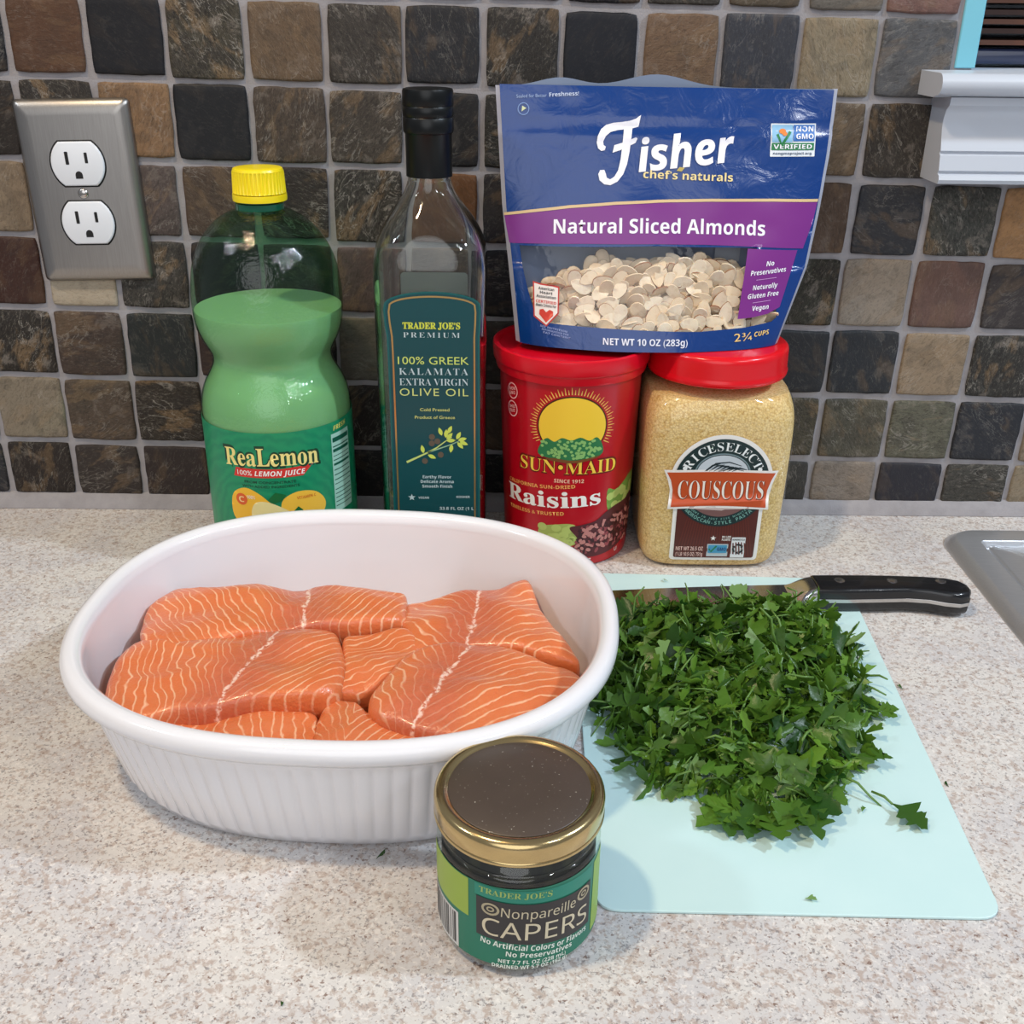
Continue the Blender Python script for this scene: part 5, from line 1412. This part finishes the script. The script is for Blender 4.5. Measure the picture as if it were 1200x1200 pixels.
def leaf_mesh(kind, seed):
    bm = leaf_bm(kind, random.Random(seed))
    me = bpy.data.meshes.new('parsley_leaf')
    for f in bm.faces: f.smooth = True
    bm.to_mesh(me); bm.free(); me.materials.append(STEMM if kind == 'stem' else LEAF)
    return me
KINDS_ = {kd: [leaf_mesh(kd, 100 * i + 7 * len(kd)) for i in range(n)] for kd, n in (('full', 8), ('lobe', 8), ('half', 6), ('strip', 6), ('stem', 5))}
HEAP = [(374, -196), (386, -180), (405, -172), (430, -168), (458, -163), (484, -160), (505, -164), (520, -174), (527, -192), (529, -212), (524, -245), (517, -275), (505, -305), (490, -330), (470, -345), (440, -346), (415, -340), (395, -332), (383, -305), (378, -285), (372, -262), (370, -225)]
HEAP = [(x / 1000, y / 1000) for x, y in HEAP]
def heap_d(x, y):
    ins = False; best = 1.0; n = len(HEAP)
    for i in range(n):
        (x0, y0), (x1, y1) = HEAP[i], HEAP[(i + 1) % n]
        if (y0 > y) != (y1 > y) and x < (x1 - x0) * (y - y0) / (y1 - y0) + x0: ins = not ins
        dx, dy = x1 - x0, y1 - y0
        t = max(0, min(1, ((x - x0) * dx + (y - y0) * dy) / (dx * dx + dy * dy)))
        best = min(best, math.hypot(x - x0 - t * dx, y - y0 - t * dy))
    return best if ins else -best
def heap_h(x, y):
    d = heap_d(x, y)
    if d <= 0: return 0.0
    return (0.026 * (1 - math.exp(-d / 0.020)) + 0.004 * noise.noise(Vector((x * 45, y * 45, 2)))) * 1.0 * min(1, d / .008 + .3)
rng = random.Random(77)
GRP = 'chopped parsley leaves in the heap'
LBL = 'dark green chopped parsley leaf or sprig in the heap on the aqua board'
placed = 0
def put_leaf(me, x, y, z, rot, label=LBL, group=GRP, name='parsley_leaf', sc=1.0, cat='parsley'):
    o = bpy.data.objects.new(name, me); COL.objects.link(o); o.location = (x, y, z); o.rotation_euler = rot; o.scale = (sc,) * 3
    o['label'] = label; o['category'] = cat
    if group: o['group'] = group
    return o
def heap_normal(x, y):
    e = .003
    return Vector((-(heap_h(x + e, y) - heap_h(x - e, y)) / (2 * e), -(heap_h(x, y + e) - heap_h(x, y - e)) / (2 * e), 1)).normalized()
def rand_rot(rng, nrm, tilt):
    q = Vector((0, 0, 1)).rotation_difference(nrm)
    a = Matrix.Rotation(rng.uniform(0, 2 * pi), 3, 'Z'); b = Matrix.Rotation(rng.gauss(0, tilt), 3, 'X'); c_ = Matrix.Rotation(rng.gauss(0, tilt), 3, 'Y')
    return (q.to_matrix() @ a @ b @ c_)
floor_z = BOARD_Z + .0012
def lowest(me, mtx, sc):
    return min((mtx @ v_.co).z for v_ in me.vertices) * sc
while placed < 280:
    x, y = rng.uniform(.370, .530), rng.uniform(-.348, -.142)
    d = heap_d(x, y)
    if d < 0.001: continue
    kd = rng.choices(('full', 'lobe', 'half', 'strip', 'stem'), (2.6, 3, 1.6, 3.0, 1.1))[0]
    me = rng.choice(KINDS_[kd]); sc = rng.uniform(.85, 1.15) * (1.0 if y < -.22 else .9)
    m_ = rand_rot(rng, heap_normal(x, y), .55)
    z = heap_h(x, y) + rng.uniform(.000, .004) + floor_z
    z = max(z, floor_z - lowest(me, m_, sc))
    if y > -.186 and z < .0125: z = .0125 - min(0, lowest(me, m_, sc)) * .6
    what = {'full': 'three-lobed green parsley leaf', 'lobe': 'small toothed parsley leaflet', 'half': 'cut half of a parsley leaflet', 'strip': 'narrow cut strip of parsley leaf', 'stem': 'thin pale green parsley stem piece'}[kd]
    if y > -.190: where = 'on the knife side of the parsley heap'
    elif x < .400: where = 'on the dish side of the parsley heap'
    elif y < -.305: where = 'at the near edge of the parsley heap'
    elif x > .497: where = 'at the sink side of the parsley heap'
    elif y < -.245: where = 'in the near half of the parsley heap'
    else: where = 'in the middle of the parsley heap'
    put_leaf(me, x, y, z, m_.to_euler(), sc=sc, label=what + ' ' + where); placed += 1
# the bulk of the heap: fragments past counting
bulk = bmesh.new(); sl = bulk.verts.layers.float.new('shade')
src = {}
for kd in KINDS_:
    src[kd] = KINDS_[kd]
verts_, faces_, shade_, mats_ = [], [], [], []
nb = 0
while nb < 3000:
    x, y = rng.uniform(.368, .531), rng.uniform(-.350, -.141)
    d = heap_d(x, y)
    if d < 0: continue
    kd = rng.choices(('lobe', 'half', 'strip', 'stem'), (3, 2.4, 2.6, 1.0))[0]
    me = rng.choice(src[kd]); sc = rng.uniform(.6, 1.0)
    H = heap_h(x, y)
    z = floor_z + (max(0.0, H - abs(rng.gauss(0, .005))) if nb % 3 else H * rng.uniform(.0, .6))
    m_ = rand_rot(rng, heap_normal(x, y), .8)
    z = max(z, floor_z - lowest(me, m_, sc) * .8)
    if y > -.186 and z < .012: z = .0125
    b0 = len(verts_); s_ = rng.random() * .9
    for v_ in me.vertices:
        p = m_ @ v_.co * sc; verts_.append((x + p.x, y + p.y, z + p.z)); shade_.append(s_)
    for p_ in me.polygons: faces_.append([b0 + i for i in p_.vertices]); mats_.append(1 if kd == 'stem' else 0)
    nb += 1
bulk.free()
hc = Vector((.45, -.25, BOARD_Z))
me = bpy.data.meshes.new('chopped_parsley'); me.from_pydata([(a - hc.x, b - hc.y, c_ - hc.z) for a, b, c_ in verts_], [], faces_)
me.materials.append(LEAF); me.materials.append(STEMM)
for p_, mi in zip(me.polygons, mats_): p_.material_index = mi; p_.use_smooth = True
atr = me.attributes.new('shade', 'FLOAT', 'POINT')
for i, s_ in enumerate(shade_): atr.data[i].value = s_
ho_ = bpy.data.objects.new('chopped_parsley', me); COL.objects.link(ho_); ho_.location = hc
ho_['label'] = 'heap of finely chopped green parsley on the aqua cutting board'; ho_['category'] = 'parsley'; ho_['kind'] = 'stuff'
# big sprigs at the near edge and strays
LOBED = [(0, .03), (.20, .12), (.34, .30), (.40, .46), (.46, .50), (.50, .44), (.52, .30), (.60, .40), (.68, .42), (.72, .34), (.74, .20), (.84, .22), (.90, .17), (.95, .10), (1.0, .01)]
def sprig(name, label, x, y, ang, L, seed, z=floor_z + .001, lobes=3, tilt=(0, 0), stem=.014):
    r_ = random.Random(seed); t = thing(name, label, 'parsley', (x, y, z))
    ca, sa = cos(ang), sin(ang)
    st = []
    bmS = tube([(x - ca * stem, y - sa * stem, z + .0006), (x - ca * stem * .5 + .001, y - sa * stem * .5, z + .0016), (x, y, z + .0012)], [.0006, .0007, .0006], 6)
    obj('stem', bmS, STEMM, t)
    for q in range(lobes):
        da = (q - (lobes - 1) / 2) * .85
        bm = bmesh.new(); leaflet(bm, L * (1 if q == lobes // 2 else .82), L * .78, ang + da, (x, y, z + .0014 + .0002 * q), r_, fold=.30, curl=.16, form=LOBED)
        zm = min(v_.co.z for v_ in bm.verts)
        if zm < floor_z: bmesh.ops.translate(bm, verts=bm.verts, vec=(0, 0, floor_z - zm))
        obj('leaflet', bm, LEAF, t)
    return t
sprig('parsley_sprig', 'broad parsley sprig pointing left at the near edge of the heap', .4320, -.3500, radians(203), .0215, 1, stem=.010)
sprig('parsley_sprig', 'small parsley sprig beside the broad left one at the near edge of the heap', .4400, -.3540, radians(248), .0160, 8, z=floor_z + .0015, stem=.014)
sprig('parsley_sprig', 'bright green parsley sprig lying nearest to the front edge of the board', .4500, -.3480, radians(266), .0270, 2, z=floor_z + .002)
sprig('parsley_sprig', 'parsley sprig angled to the right at the near corner of the heap', .4620, -.3460, radians(283), .0260, 3, z=floor_z + .004)
sprig('parsley_sprig', 'upper parsley sprig at the near corner, pointing to the stray leaf', .4720, -.3330, radians(312), .0210, 9, z=floor_z + .006)
sprig('parsley_sprig', 'single parsley leaf lying apart on the right of the board', .5090, -.3445, radians(-55), .0200, 4, lobes=1, stem=.012)
sprig('parsley_sprig', 'parsley leaf reaching from the heap over the right side of the board', .5240, -.2720, radians(-12), .0130, 5, lobes=2, stem=.016, z=floor_z + .003)
sprig('parsley_sprig', 'thin parsley tip trailing from the heap above the stray leaf', .5020, -.3110, radians(-8), .0170, 6, lobes=1, stem=.018, z=floor_z + .004)
def scrap(label, x, y, seed, sc, z):
    r_ = random.Random(seed); me = KINDS_['half'][seed % 6]
    m_ = Matrix.Rotation(r_.uniform(0, 6.28), 3, 'Z')
    put_leaf(me, x, y, z - lowest(me, m_, sc), m_.to_euler(), label, None, 'parsley_scrap', sc)
scrap('tiny dark parsley scrap on the board near the stray leaf', .4935, -.3480, 1, .30, floor_z)
scrap('tiny parsley scrap alone near the front edge of the board', .4525, -.4030, 2, .32, floor_z)
scrap('parsley scrap on the worktop beside the right edge of the board', .5490, -.2420, 3, .45, .0003)
scrap('parsley scrap on the worktop just off the lower right of the board', .5440, -.3260, 4, .40, .0003)
scrap('parsley scrap on the worktop under the front of the baking dish', .2690, -.3740, 5, .45, .0003)
scrap('yellow-green crumb of parsley on the worktop near the bottom of the photo', .2360, -.4550, 6, .26, .0003)
scrap('small parsley bit on the aqua board behind the knife', .4310, -.1210, 7, .30, floor_z)
